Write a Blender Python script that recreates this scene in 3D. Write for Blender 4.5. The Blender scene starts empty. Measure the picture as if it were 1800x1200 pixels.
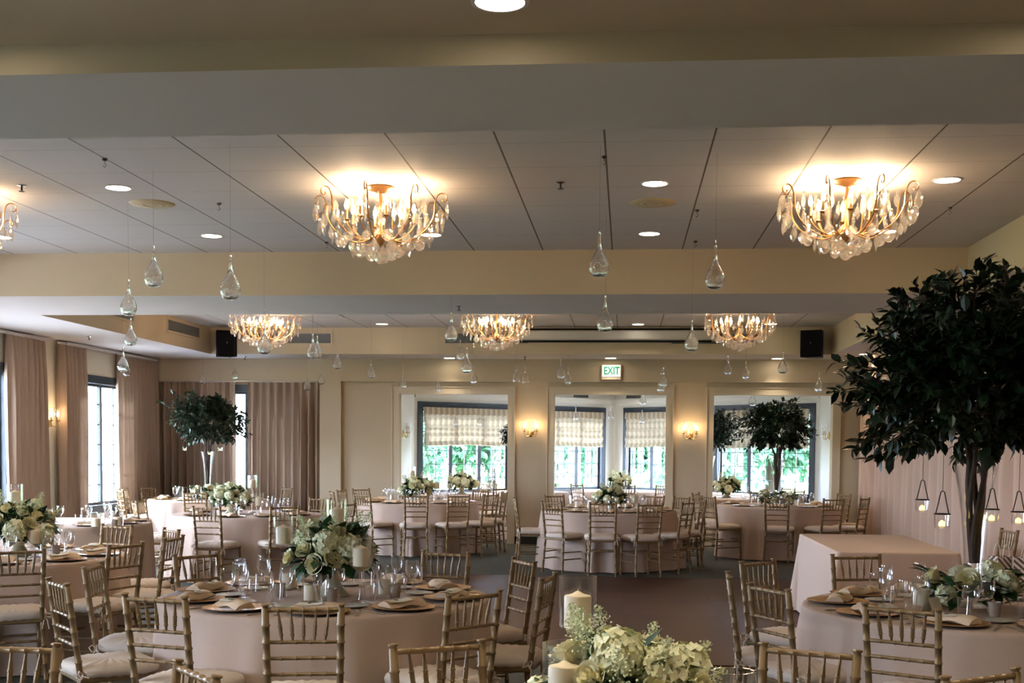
import bpy, math, random
from mathutils import Vector, Matrix, Euler

PI = math.pi
scn = bpy.context.scene
COL = scn.collection

# ---------------------------------------------------------------- camera
cam_d = bpy.data.cameras.new('camera')
cam = bpy.data.objects.new('camera', cam_d)
COL.objects.link(cam)
cam_d.sensor_width = 36.0
cam_d.lens = 2150.0 / 1800.0 * 36.0
cam_d.shift_y = (898.0 - 600.0) / 1800.0
cam_d.clip_start = 0.05
cam_d.clip_end = 200
cam.matrix_world = Matrix(((0.99568031, -0.0127401, 0.09196961, 0.0),
                           (0.09250342, 0.05087688, -0.99441172, 0.0),
                           (0.00798978, 0.99862367, 0.05183561, 1.6),
                           (0, 0, 0, 1)))
scn.camera = cam

# ---------------------------------------------------------------- sky, sun, daylight, exposure
world = bpy.data.worlds.new('sky')
scn.world = world
world.use_nodes = True
wnt = world.node_tree
bg = wnt.nodes['Background']
bg.inputs['Color'].default_value = (0.66, 0.78, 1.0, 1)
bg.inputs['Strength'].default_value = 30.0
sun_d = bpy.data.lights.new('sun', 'SUN')
sun_d.energy = 48.0
sun_d.angle = 0.03
sun_d.color = (0.92, 0.95, 1.0)
sun = bpy.data.objects.new('sun', sun_d)
COL.objects.link(sun)
sun.rotation_euler = Vector((0.8, -0.4, -0.75)).to_track_quat('-Z', 'Y').to_euler()

vs = scn.view_settings
vs.view_transform = 'Standard'
vs.look = 'None'
vs.gamma = 1.0
vs.use_curve_mapping = False
vs.exposure = 0.48
cy = scn.cycles
cy.max_bounces = 12
cy.diffuse_bounces = 4
cy.glossy_bounces = 3
cy.transmission_bounces = 10
cy.transparent_max_bounces = 28
cy.caustics_reflective = False
cy.caustics_refractive = False
cy.sample_clamp_indirect = 4.0
cy.use_denoising = True

# room dimensions (metres): camera stands at the origin looking along +Y
XL, XR = -7.95, 3.95
YN, YF = -3.2, 20.1
ZT = 3.465      # tiled ceiling
ZS = 3.05       # soffits and beams
CX0, CX1 = -6.6, 3.1   # coffer edges


def portal(name, loc, rot, sx, sy):
    d = bpy.data.lights.new(name, 'AREA')
    d.shape = 'RECTANGLE'
    d.size, d.size_y = sx, sy
    d.cycles.is_portal = True
    o = bpy.data.objects.new(name, d)
    COL.objects.link(o)
    o.location = loc
    o.rotation_euler = rot
    return o


# windows: (name, A, B, z0, z1, casements) ; room lies to the LEFT of A->B seen from above
BAY_A = (-3.98, 22.87)
BAY_M = (-0.25, 26.36)
BAY_B = (3.52, 22.83)
LEFT_WINS = [(17.0, 19.2), (12.4, 15.15), (8.2, 10.9), (0.6, 3.4)]  # last opening is unseen, added to let more daylight into the foreground
for i, (a, b) in enumerate(LEFT_WINS):
    portal('daylight_window_left', (XL - 0.3, (a + b) / 2, 1.6), (PI / 2, 0, -PI / 2), b - a, 2.0)

# ---------------------------------------------------------------- helpers
def tag(o, label, cat, group=None):
    o['label'] = label
    o['category'] = cat
    if group:
        o['group'] = group
    return o


class MB:
    def __init__(s):
        s.v, s.f = [], []

    def add(s, vs_, fs, M=None):
        n = len(s.v)
        if M is not None:
            vs_ = [M @ Vector(p) for p in vs_]
        s.v.extend([tuple(p) for p in vs_])
        s.f.extend([tuple(i + n for i in q) for q in fs])
        return s

    def box(s, x0, x1, y0, y1, z0, z1, M=None):
        return s.add([(x0, y0, z0), (x1, y0, z0), (x1, y1, z0), (x0, y1, z0), (x0, y0, z1), (x1, y0, z1), (x1, y1, z1), (x0, y1, z1)],
                     [(0, 3, 2, 1), (4, 5, 6, 7), (0, 1, 5, 4), (1, 2, 6, 5), (2, 3, 7, 6), (3, 0, 4, 7)], M)

    def rbox(s, x0, x1, y0, y1, z0, z1, r=0.01, M=None):
        """box with chamfered edges"""
        cx, cy_, cz = (x0 + x1) / 2, (y0 + y1) / 2, (z0 + z1) / 2
        hx, hy, hz = (x1 - x0) / 2, (y1 - y0) / 2, (z1 - z0) / 2
        vs_, idx = [], {}
        for sx in (-1, 1):
            for sy in (-1, 1):
                for sz in (-1, 1):
                    for ax in range(3):
                        p = [sx * (hx - r), sy * (hy - r), sz * (hz - r)]
                        p[ax] = (sx * hx, sy * hy, sz * hz)[ax]
                        idx[(sx, sy, sz, ax)] = len(vs_)
                        vs_.append((cx + p[0], cy_ + p[1], cz + p[2]))
        fs = []
        for ax in range(3):
            o1, o2 = [a for a in range(3) if a != ax]
            for sg in (-1, 1):
                q = []
                for a, b in ((-1, -1), (1, -1), (1, 1), (-1, 1)):
                    k = [0, 0, 0]
                    k[ax], k[o1], k[o2] = sg, a, b
                    q.append(idx[(*k, ax)])
                fs.append(tuple(q))
            for a in (-1, 1):
                for b in (-1, 1):
                    k0, k1 = [0, 0, 0], [0, 0, 0]
                    k0[o1] = k1[o1] = a
                    k0[o2] = k1[o2] = b
                    k0[ax], k1[ax] = -1, 1
                    fs.append((idx[(*k0, o1)], idx[(*k1, o1)], idx[(*k1, o2)], idx[(*k0, o2)]))
        for sx in (-1, 1):
            for sy in (-1, 1):
                for sz in (-1, 1):
                    fs.append(tuple(idx[(sx, sy, sz, a)] for a in range(3)))
        return s.add(vs_, fs, M)

    def lathe(s, prof, n=16, M=None, close=False):
        vs_, fs = [], []
        m = len(prof)
        for k in range(n):
            a = 2 * PI * k / n
            for r, z in prof:
                vs_.append((r * math.cos(a), r * math.sin(a), z))
        for k in range(n):
            k2 = (k + 1) % n
            for i in range(m - 1):
                fs.append((k * m + i, k2 * m + i, k2 * m + i + 1, k * m + i + 1))
        if close:
            fs.append(tuple(k * m for k in range(n))[::-1])
            fs.append(tuple(k * m + m - 1 for k in range(n)))
        return s.add(vs_, fs, M)

    def tube(s, pts, rad, n=8, cap=True, M=None):
        pts = [Vector(p) for p in pts]
        if not isinstance(rad, (list, tuple)):
            rad = [rad] * len(pts)
        vs_, fs = [], []
        t0 = (pts[1] - pts[0]).normalized()
        ref = Vector((0, 0, 1)) if abs(t0.z) < 0.9 else Vector((1, 0, 0))
        u = t0.cross(ref).normalized()
        for i, p in enumerate(pts):
            if i == 0:
                t = pts[1] - pts[0]
            elif i == len(pts) - 1:
                t = pts[-1] - pts[-2]
            else:
                t = pts[i + 1] - pts[i - 1]
            t = t.normalized() if t.length > 1e-9 else t0
            u = (u - t * u.dot(t))
            u = u.normalized() if u.length > 1e-6 else t.orthogonal().normalized()
            w = t.cross(u)
            for k in range(n):
                a = 2 * PI * k / n
                vs_.append(p + (u * math.cos(a) + w * math.sin(a)) * rad[i])
        for i in range(len(pts) - 1):
            for k in range(n):
                k2 = (k + 1) % n
                fs.append((i * n + k, i * n + k2, (i + 1) * n + k2, (i + 1) * n + k))
        if cap:
            fs.append(tuple(range(n))[::-1])
            fs.append(tuple((len(pts) - 1) * n + k for k in range(n)))
        return s.add(vs_, fs, M)

    def sheet(s, fn, nu, nv, M=None, wrap=False):
        vs_ = [fn(i / nu, j / nv) for i in range(nu + (0 if wrap else 1)) for j in range(nv + 1)]
        fs = []
        w = nv + 1
        for i in range(nu):
            i2 = (i + 1) % nu if wrap else i + 1
            for j in range(nv):
                fs.append((i * w + j, i2 * w + j, i2 * w + j + 1, i * w + j + 1))
        return s.add(vs_, fs, M)

    def ball(s, c, r, n=10, m=6, sz=1.0):
        prof = [(max(1e-4, r * math.sin(PI * i / m)), -r * sz * math.cos(PI * i / m)) for i in range(m + 1)]
        return s.lathe(prof, n, Matrix.Translation(c))

    def mesh(s, name, smooth=True, flat_angle=None):
        me = bpy.data.meshes.new(name)
        me.from_pydata(s.v, [], s.f)
        me.validate()
        if smooth:
            me.polygons.foreach_set('use_smooth', [True] * len(me.polygons))
            me.set_sharp_from_angle(angle=math.radians(flat_angle or 45))
        me.update()
        return me


def link(name, me, mat=None, parent=None, loc=(0, 0, 0), rot=(0, 0, 0), sc=None):
    if mat is not None and len(me.materials) == 0:
        me.materials.append(mat)
    o = bpy.data.objects.new(name, me)
    COL.objects.link(o)
    o.location = loc
    o.rotation_euler = rot
    if sc is not None:
        o.scale = (sc, sc, sc) if isinstance(sc, (int, float)) else sc
    if parent:
        o.parent = parent
    return o


def struct(name, mb, mat, parent=None, smooth=False):
    o = link(name, mb.mesh(name, smooth), mat, parent)
    o['kind'] = 'structure'
    return o


def part(name, mb, mat, loc=(0, 0, 0), rot=(0, 0, 0), sc=None, subs=(), smooth=True, ang=None, label=None):
    me = mb.mesh(name, smooth, ang) if isinstance(mb, MB) else mb
    if len(me.materials) == 0:
        me.materials.append(mat)
    return dict(name=name, me=me, loc=loc, rot=rot, sc=sc, subs=list(subs), label=label)


def thing(name, parts, label, cat, loc, rz=0.0, group=None, sc=None):
    """an Empty at the base of the thing that parents one object per part (copies share mesh data)"""
    e = bpy.data.objects.new(name, None)
    COL.objects.link(e)
    e.empty_display_size = 0.1
    e.location = loc
    e.rotation_euler = (0, 0, rz)
    if sc is not None:
        e.scale = (sc, sc, sc) if isinstance(sc, (int, float)) else sc
    tag(e, label, cat, group)
    for p in parts:
        o = link(p['name'], p['me'], None, e, p['loc'], p['rot'], p['sc'])
        if p['label']:
            o['label'] = p['label']
        for q in p['subs']:
            link(q['name'], q['me'], None, o, q['loc'], q['rot'], q['sc'])
    return e


# ---------------------------------------------------------------- materials
def nodes(name):
    m = bpy.data.materials.new(name)
    m.use_nodes = True
    nt = m.node_tree
    return m, nt, nt.nodes['Principled BSDF']


def pmat(name, col, rough=0.6, metal=0.0, var=0.12, scale=12.0, bump=0.0, bscale=80.0, stretch=None, spec=None):
    m, nt, b = nodes(name)
    tc = nt.nodes.new('ShaderNodeTexCoord')
    src = tc.outputs['Object']
    if stretch:
        mp = nt.nodes.new('ShaderNodeMapping')
        mp.inputs['Scale'].default_value = stretch
        nt.links.new(src, mp.inputs['Vector'])
        src = mp.outputs['Vector']
    nz = nt.nodes.new('ShaderNodeTexNoise')
    nz.inputs['Scale'].default_value = scale
    nz.inputs['Detail'].default_value = 3
    nt.links.new(src, nz.inputs['Vector'])
    mx = nt.nodes.new('ShaderNodeMix')
    mx.data_type = 'RGBA'
    mx.inputs['A'].default_value = (*[c * (1 - var) for c in col], 1)
    mx.inputs['B'].default_value = (*[min(1, c * (1 + var)) for c in col], 1)
    nt.links.new(nz.outputs['Fac'], mx.inputs['Factor'])
    nt.links.new(mx.outputs['Result'], b.inputs['Base Color'])
    b.inputs['Roughness'].default_value = rough
    b.inputs['Metallic'].default_value = metal
    if spec is not None:
        b.inputs['Specular IOR Level'].default_value = spec
    if bump:
        n2 = nt.nodes.new('ShaderNodeTexNoise')
        n2.inputs['Scale'].default_value = bscale
        nt.links.new(src, n2.inputs['Vector'])
        bp = nt.nodes.new('ShaderNodeBump')
        bp.inputs['Strength'].default_value = bump
        bp.inputs['Distance'].default_value = 0.01
        nt.links.new(n2.outputs['Fac'], bp.inputs['Height'])
        nt.links.new(bp.outputs['Normal'], b.inputs['Normal'])
    return m


def glass(name, tint=(1, 1, 1), base=0.04, edge=0.75, power=3.0, rough=0.02):
    """thin clear glass: see-through face on, mirror-like towards the rim"""
    m = bpy.data.materials.new(name)
    m.use_nodes = True
    nt = m.node_tree
    nt.nodes.clear()
    out = nt.nodes.new('ShaderNodeOutputMaterial')
    tr = nt.nodes.new('ShaderNodeBsdfTransparent')
    tr.inputs['Color'].default_value = (*tint, 1)
    gl = nt.nodes.new('ShaderNodeBsdfGlossy')
    gl.inputs['Roughness'].default_value = rough
    gl.inputs['Color'].default_value = (1, 1, 1, 1)
    lw = nt.nodes.new('ShaderNodeLayerWeight')
    lw.inputs['Blend'].default_value = 0.5
    pw = nt.nodes.new('ShaderNodeMath')
    pw.operation = 'POWER'
    pw.inputs[1].default_value = power
    nt.links.new(lw.outputs['Facing'], pw.inputs[0])
    ma = nt.nodes.new('ShaderNodeMath')
    ma.operation = 'MULTIPLY_ADD'
    ma.inputs[1].default_value = edge
    ma.inputs[2].default_value = base
    nt.links.new(pw.outputs[0], ma.inputs[0])
    ms = nt.nodes.new('ShaderNodeMixShader')
    nt.links.new(ma.outputs[0], ms.inputs['Fac'])
    nt.links.new(tr.outputs[0], ms.inputs[1])
    nt.links.new(gl.outputs[0], ms.inputs[2])
    nt.links.new(ms.outputs[0], out.inputs['Surface'])
    return m


def emit(name, col, strength):
    m, nt, b = nodes(name)
    b.inputs['Base Color'].default_value = (0.8, 0.8, 0.8, 1)
    b.inputs['Emission Color'].default_value = (*col, 1)
    b.inputs['Emission Strength'].default_value = strength
    return m


def math_node(nt, op, a, b=None, c=None):
    n = nt.nodes.new('ShaderNodeMath')
    n.operation = op
    for i, x in enumerate((a, b, c)):
        if x is None:
            continue
        if isinstance(x, (int, float)):
            n.inputs[i].default_value = x
        else:
            nt.links.new(x, n.inputs[i])
    return n.outputs[0]


def tile_mat():
    m, nt, b = nodes('ceiling_tiles')
    g = nt.nodes.new('ShaderNodeNewGeometry')
    sp = nt.nodes.new('ShaderNodeSeparateXYZ')
    nt.links.new(g.outputs['Position'], sp.inputs[0])

    def line(axis, x0, w, half):
        t = math_node(nt, 'DIVIDE', math_node(nt, 'SUBTRACT', sp.outputs[axis], x0), w)
        fr = math_node(nt, 'FRACT', t)
        d = math_node(nt, 'ABSOLUTE', math_node(nt, 'SUBTRACT', fr, 0.5))
        return math_node(nt, 'GREATER_THAN', d, 0.5 - half / w)
    lx = line('X', -0.15, 0.653, 0.0062)
    ly = math_node(nt, 'MULTIPLY', line('Y', 7.58, 0.65, 0.004), 0.45)
    seam = math_node(nt, 'MAXIMUM', lx, ly)
    nz = nt.nodes.new('ShaderNodeTexNoise')
    nz.inputs['Scale'].default_value = 90
    nt.links.new(g.outputs['Position'], nz.inputs['Vector'])
    m1 = nt.nodes.new('ShaderNodeMix')
    m1.data_type = 'RGBA'
    m1.inputs['A'].default_value = (0.55, 0.505, 0.475, 1)
    m1.inputs['B'].default_value = (0.63, 0.58, 0.545, 1)
    nt.links.new(nz.outputs['Fac'], m1.inputs['Factor'])
    m2 = nt.nodes.new('ShaderNodeMix')
    m2.data_type = 'RGBA'
    m2.inputs['B'].default_value = (0.10, 0.075, 0.05, 1)
    nt.links.new(seam, m2.inputs['Factor'])
    nt.links.new(m1.outputs['Result'], m2.inputs['A'])
    nt.links.new(m2.outputs['Result'], b.inputs['Base Color'])
    b.inputs['Roughness'].default_value = 0.75
    bp = nt.nodes.new('ShaderNodeBump')
    bp.inputs['Strength'].default_value = 0.15
    bp.inputs['Distance'].default_value = 0.005
    nt.links.new(nz.outputs['Fac'], bp.inputs['Height'])
    nt.links.new(bp.outputs['Normal'], b.inputs['Normal'])
    return m


def wood_floor_mat():
    m, nt, b = nodes('dance_floor_wood')
    g = nt.nodes.new('ShaderNodeNewGeometry')
    br = nt.nodes.new('ShaderNodeTexBrick')
    br.inputs['Scale'].default_value = 1.0
    br.inputs['Brick Width'].default_value = 0.9
    br.inputs['Row Height'].default_value = 0.9
    br.offset = 0.0
    br.inputs['Mortar Size'].default_value = 0.004
    br.inputs['Color1'].default_value = (0.075, 0.034, 0.021, 1)
    br.inputs['Color2'].default_value = (0.105, 0.050, 0.032, 1)
    br.inputs['Mortar'].default_value = (0.05, 0.025, 0.016, 1)
    nt.links.new(g.outputs['Position'], br.inputs['Vector'])
    wv = nt.nodes.new('ShaderNodeTexNoise')
    wv.inputs['Scale'].default_value = 6
    mp = nt.nodes.new('ShaderNodeMapping')
    mp.inputs['Scale'].default_value = (1, 14, 1)
    nt.links.new(g.outputs['Position'], mp.inputs['Vector'])
    nt.links.new(mp.outputs['Vector'], wv.inputs['Vector'])
    mx = nt.nodes.new('ShaderNodeMix')
    mx.data_type = 'RGBA'
    mx.blend_type = 'MULTIPLY'
    mx.inputs['Factor'].default_value = 0.5
    nt.links.new(br.outputs['Color'], mx.inputs['A'])
    nt.links.new(wv.outputs['Color'], mx.inputs['B'])
    nt.links.new(mx.outputs['Result'], b.inputs['Base Color'])
    b.inputs['Roughness'].default_value = 0.42
    b.inputs['Specular IOR Level'].default_value = 0.07
    return m


def plaid_mat():
    m, nt, b = nodes('plaid_blind_cloth')
    tc = nt.nodes.new('ShaderNodeTexCoord')
    sp = nt.nodes.new('ShaderNodeSeparateXYZ')
    nt.links.new(tc.outputs['Object'], sp.inputs[0])

    def band(ax, period, duty):
        fr = math_node(nt, 'FRACT', math_node(nt, 'DIVIDE', sp.outputs[ax], period))
        return math_node(nt, 'LESS_THAN', fr, duty)
    f1 = math_node(nt, 'MULTIPLY', band('X', 0.125, 0.52), 0.55)
    f2 = math_node(nt, 'MULTIPLY', band('X', 0.125, 0.12), 0.3)
    f3 = math_node(nt, 'MULTIPLY', band('Z', 0.19, 0.22), -0.4)
    f = math_node(nt, 'ADD', math_node(nt, 'ADD', f1, f2), f3)
    mx = nt.nodes.new('ShaderNodeMix')
    mx.data_type = 'RGBA'
    mx.clamp_factor = True
    mx.inputs['A'].default_value = (0.56, 0.49, 0.36, 1)
    mx.inputs['B'].default_value = (0.25, 0.19, 0.13, 1)
    nt.links.new(f, mx.inputs['Factor'])
    nt.links.new(mx.outputs['Result'], b.inputs['Base Color'])
    b.inputs['Roughness'].default_value = 0.9
    # woven cloth lets some daylight through
    out = nt.nodes['Material Output']
    tl = nt.nodes.new('ShaderNodeBsdfTranslucent')
    nt.links.new(mx.outputs['Result'], tl.inputs['Color'])
    ms = nt.nodes.new('ShaderNodeMixShader')
    ms.inputs['Fac'].default_value = 0.05
    nt.links.new(b.outputs[0], ms.inputs[1])
    nt.links.new(tl.outputs[0], ms.inputs[2])
    nt.links.new(ms.outputs[0], out.inputs['Surface'])
    return m


def stripe_mat():
    m, nt, b = nodes('striped_paper')
    tc = nt.nodes.new('ShaderNodeTexCoord')
    sp = nt.nodes.new('ShaderNodeSeparateXYZ')
    nt.links.new(tc.outputs['Object'], sp.inputs[0])
    s = math_node(nt, 'ADD', math_node(nt, 'ADD', sp.outputs['X'], sp.outputs['Y']), math_node(nt, 'MULTIPLY', sp.outputs['Z'], 1.1))
    fr = math_node(nt, 'FRACT', math_node(nt, 'DIVIDE', s, 0.052))
    f = math_node(nt, 'LESS_THAN', fr, 0.5)
    mx = nt.nodes.new('ShaderNodeMix')
    mx.data_type = 'RGBA'
    mx.inputs['A'].default_value = (0.80, 0.74, 0.66, 1)
    mx.inputs['B'].default_value = (0.16, 0.075, 0.04, 1)
    nt.links.new(f, mx.inputs['Factor'])
    nt.links.new(mx.outputs['Result'], b.inputs['Base Color'])
    b.inputs['Roughness'].default_value = 0.6
    return m


def cloth_mat(name, col, trans=0.0, scale=(60, 60, 3), var=0.10):
    m = pmat(name, col, 0.9, 0, var, 1.0, 0.12, 1.0, stretch=scale, spec=0.2)
    if trans:
        nt = m.node_tree
        b = nt.nodes['Principled BSDF']
        src = b.inputs['Base Color'].links[0].from_socket
        tl = nt.nodes.new('ShaderNodeBsdfTranslucent')
        nt.links.new(src, tl.inputs['Color'])
        ms = nt.nodes.new('ShaderNodeMixShader')
        ms.inputs['Fac'].default_value = trans
        nt.links.new(b.outputs[0], ms.inputs[1])
        nt.links.new(tl.outputs[0], ms.inputs[2])
        nt.links.new(ms.outputs[0], nt.nodes['Material Output'].inputs['Surface'])
    return m


def crystal_mat():
    """cut glass: partly clear, sparkling facets, a little light scattered inside"""
    m = glass('cut_crystal', (1.0, 0.96, 0.92), 0.16, 0.8, 1.3, 0.05)
    nt = m.node_tree
    out = [n for n in nt.nodes if n.type == 'OUTPUT_MATERIAL'][0]
    src = out.inputs['Surface'].links[0].from_socket
    tl = nt.nodes.new('ShaderNodeBsdfTranslucent')
    tl.inputs['Color'].default_value = (1.0, 0.96, 0.90, 1)
    ms = nt.nodes.new('ShaderNodeMixShader')
    ms.inputs['Fac'].default_value = 0.13
    nt.links.new(src, ms.inputs[1])
    nt.links.new(tl.outputs[0], ms.inputs[2])
    nt.links.new(ms.outputs[0], out.inputs['Surface'])
    return m


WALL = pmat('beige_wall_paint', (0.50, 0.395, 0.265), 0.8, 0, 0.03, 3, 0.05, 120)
WALL_DAYLIT = pmat('beige_wall_paint_daylit', (0.66, 0.59, 0.47), 0.8, 0, 0.03, 3, 0.05, 120)  # the beige wall paint lightened, window daylight put into the colour
SOFF = pmat('white_soffit_paint', (0.63, 0.575, 0.55), 0.75, 0, 0.03, 3, 0.04, 120)
TRIM = pmat('cream_trim_paint', (0.56, 0.455, 0.31), 0.5, 0, 0.03, 4)
WHITE = pmat('white_alcove_paint', (0.80, 0.79, 0.72), 0.6, 0, 0.02, 4)
TILE = tile_mat()
CARPET = pmat('grey_green_carpet', (0.10, 0.10, 0.085), 0.95, 0, 0.3, 25, 0.5, 300, spec=0.1)
WOOD = wood_floor_mat()
BLACK = pmat('black_window_paint', (0.022, 0.032, 0.045), 0.45, 0, 0.1, 8)
BASEB = pmat('black_baseboard_vinyl', (0.012, 0.012, 0.012), 0.5)
PANE = glass('window_pane_glass', (0.97, 0.99, 1.0), 0.02, 0.4, 4)
CURT = cloth_mat('taupe_curtain_cloth', (0.33, 0.235, 0.17), 0.03)
DRAPE = cloth_mat('blush_drape_cloth', (0.62, 0.42, 0.31), 0.04, (12, 12, 1), 0.05)
PLAID = plaid_mat()
LINEN = cloth_mat('blush_table_linen', (0.56, 0.42, 0.335), 0, (120, 120, 120), 0.06)
GOLD = pmat('antique_gold_paint', (0.245, 0.155, 0.070), 0.46, 0.30, 0.18, 14)
CUSH = cloth_mat('ivory_cushion_cloth', (0.70, 0.585, 0.49), 0, (90, 90, 90), 0.05)
GLASS = glass('clear_glass', (1, 1, 1), 0.035, 0.9, 2.5, 0.04)
DROPGL, _nt, _b = nodes('blown_glass')
_b.inputs['Transmission Weight'].default_value = 1.0
_b.inputs['Base Color'].default_value = (1, 1, 1, 1)
_b.inputs['Roughness'].default_value = 0.0
_b.inputs['IOR'].default_value = 1.46
_n = _nt.nodes.new('ShaderNodeTexNoise')
_n.inputs['Scale'].default_value = 18
_bp = _nt.nodes.new('ShaderNodeBump')
_bp.inputs['Strength'].default_value = 0.12
_bp.inputs['Distance'].default_value = 0.01
_nt.links.new(_n.outputs['Fac'], _bp.inputs['Height'])
_nt.links.new(_bp.outputs['Normal'], _b.inputs['Normal'])
CRYS = crystal_mat()
WAX = pmat('ivory_candle_wax', (0.93, 0.77, 0.52), 0.5, 0, 0.04, 10)
CHARG = pmat('gold_charger_glaze', (0.72, 0.38, 0.12), 0.26, 0.7, 0.15, 9)
RIM = pmat('charger_dark_underside', (0.06, 0.035, 0.02), 0.4)
NAPK = cloth_mat('peach_napkin_linen', (0.74, 0.54, 0.36), 0, (100, 100, 100), 0.05)
CARD = pmat('cream_card', (0.80, 0.74, 0.60), 0.7, 0, 0.03)
CHINA = pmat('white_china', (0.78, 0.76, 0.72), 0.2, 0, 0.02)
STEEL = pmat('polished_steel', (0.62, 0.60, 0.57), 0.18, 1.0, 0.05)
BRASS = pmat('aged_brass', (0.52, 0.33, 0.13), 0.32, 0.9, 0.15, 20)
COPPER = pmat('gilt_copper', (0.62, 0.33, 0.13), 0.28, 0.9, 0.12, 20)
LEAF = pmat('camellia_leaf', (0.009, 0.024, 0.007), 0.36, 0, 0.5, 6)
LEAF2 = pmat('bouquet_leaf', (0.018, 0.058, 0.012), 0.5, 0, 0.4, 9)
BARK = pmat('brown_bark', (0.05, 0.028, 0.016), 0.85, 0, 0.4, 30, 0.6, 60)
PETAL = pmat('cream_rose_petal', (0.90, 0.83, 0.54), 0.6, 0, 0.06, 20)
HYDR = pmat('white_hydrangea_petal', (0.86, 0.85, 0.56), 0.6, 0, 0.08, 20)
ASTIL = pmat('pale_green_astilbe', (0.62, 0.66, 0.40), 0.7, 0, 0.15, 30)
MERC = pmat('smoky_votive_glass', (0.45, 0.36, 0.29), 0.25, 0.2, 0.2, 40)
SPK = pmat('black_speaker_case', (0.006, 0.006, 0.007), 0.8, spec=0.1)
GRILLE = pmat('dark_grey_grille', (0.13, 0.13, 0.125), 0.6)
SCREEN = pmat('grey_screen_case', (0.50, 0.47, 0.42), 0.4, 0, 0.03)
THREAD = glass('nylon_thread', (0.75, 0.75, 0.75), 0.15, 0.5)
HOOK = pmat('dark_hook_metal', (0.03, 0.025, 0.02), 0.5, 0.5)
BUFF = pmat('buff_grille_plastic', (0.50, 0.40, 0.22), 0.55)
BULB = emit('candle_bulb_glow', (1.0, 0.72, 0.40), 28)
CANL = emit('downlight_lens', (1.0, 0.90, 0.74), 14)
LED = emit('tea_light_glow', (1.0, 0.66, 0.08), 5)
EXITW = emit('exit_sign_face', (0.90, 1.0, 0.88), 0.42)
EXITG = pmat('exit_letter_green', (0.02, 0.42, 0.20), 0.5)
STRIPE = stripe_mat()
LAWN = pmat('lawn', (0.10, 0.17, 0.06), 0.95, 0, 0.3, 2)
LEAFOUT = pmat('garden_leaf', (0.07, 0.19, 0.10), 0.6, 0, 0.5, 0.7)

# ---------------------------------------------------------------- room shell
def wall_run(mb, A, B, z0, z1, holes=(), th=0.2):
    """wall whose room-side face runs A->B with the room on its left; holes are (u0,u1,z0,z1)"""
    A, B = Vector((*A, 0)), Vector((*B, 0))
    d = (B - A)
    L = d.length
    d.normalize()
    M = Matrix.Translation(A) @ Matrix(((d.x, -d.y, 0, 0), (d.y, d.x, 0, 0), (0, 0, 1, 0), (0, 0, 0, 1)))
    u = 0.0
    for (a, b, c, e) in sorted(holes):
        if a > u:
            mb.box(u, a, -th, 0, z0, z1, M)
        if c > z0:
            mb.box(a, b, -th, 0, z0, c, M)
        if e < z1:
            mb.box(a, b, -th, 0, e, z1, M)
        u = b
    if u < L:
        mb.box(u, L, -th, 0, z0, z1, M)
    return M


def bay_prism(mb, z0, z1):
    P = [(-4.12, 20.4), (3.66, 20.4), (3.66, 22.9), (-0.25, 26.56), (-4.12, 22.95)]
    n = len(P)
    return mb.add([(x, y, z0) for x, y in P] + [(x, y, z1) for x, y in P],
                  [tuple(range(n))[::-1], tuple(range(n, 2 * n))] + [(i, (i + 1) % n, (i + 1) % n + n, i + n) for i in range(n)])


floor = struct('floor', bay_prism(MB().box(XL - 0.2, XR + 0.2, YN - 0.2, 20.4, -0.1, 0), -0.1, 0), CARPET)
dance = struct('floor_dance', MB().box(-3.1, 2.95, 9.04, 15.15, 0, 0.012), WOOD)

WZ0, WZ1 = 0.56, 2.63
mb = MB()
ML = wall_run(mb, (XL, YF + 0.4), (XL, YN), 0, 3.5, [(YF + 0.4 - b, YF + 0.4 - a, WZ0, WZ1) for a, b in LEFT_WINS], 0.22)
wl = struct('wall_left', mb, WALL_DAYLIT)
mb = MB()
wall_run(mb, (XR, YN), (XR, YF + 0.4), 0, 3.5)
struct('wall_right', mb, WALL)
mb = MB()
wall_run(mb, (XL, YN), (XR, YN), 0, 3.5)
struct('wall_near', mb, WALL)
# far wall: curtained niche, column, recess with three openings, header band
mb = MB()
FW = 20.2
u0 = lambda x: 3.95 - x     # wall runs from +X to -X
wall_run(mb, (XR, FW), (-4.74, FW), 0, ZS, [(u0(3.32), u0(1.42), 0, 2.48), (u0(0.65), u0(-1.18), 0, 2.48), (u0(-1.95), u0(-3.77), 0, 2.48)], 0.2)
mb.box(-5.1, -4.74, YF, FW + 0.2, 0, ZS)
mb.box(-4.74, XR, YF, FW, 2.68, ZS)
mb.box(XL, -5.1, YF, FW + 0.2, 2.68, ZS)
wall_run(mb, (-5.1, 20.34), (XL, 20.34), 0, 2.68, [(0.35, 2.3, WZ0, WZ1)], 0.2)
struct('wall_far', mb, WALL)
# door casings round the three openings
k = 0
for x0, x1 in ((-3.77, -1.95), (-1.18, 0.65), (1.42, 3.32)):
    mb = MB()
    for a, b in ((x0 - 0.11, x0), (x1, x1 + 0.11)):
        mb.box(a, b, FW - 0.025, FW, 0, 2.59)
    mb.box(x0, x1, FW - 0.025, FW, 2.48, 2.59)
    mb.box(x0 - 0.125, x0 - 0.105, FW - 0.04, FW - 0.001, 0, 2.605)
    mb.box(x1 + 0.105, x1 + 0.125, FW - 0.04, FW - 0.001, 0, 2.605)
    mb.box(x0 - 0.105, x1 + 0.105, FW - 0.04, FW - 0.001, 2.585, 2.605)
    k += 1
    struct('trim_%d' % k, mb, TRIM)
for x0, x1 in ((-4.74, -3.9), (-1.82, -1.31), (0.78, 1.29), (3.45, XR)):
    struct('baseboard_far', MB().box(x0, x1, FW - 0.02, FW, 0, 0.13), BASEB)
struct('baseboard_left', MB().box(XL, XL + 0.02, YN, YF, 0, 0.13), BASEB)
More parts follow.
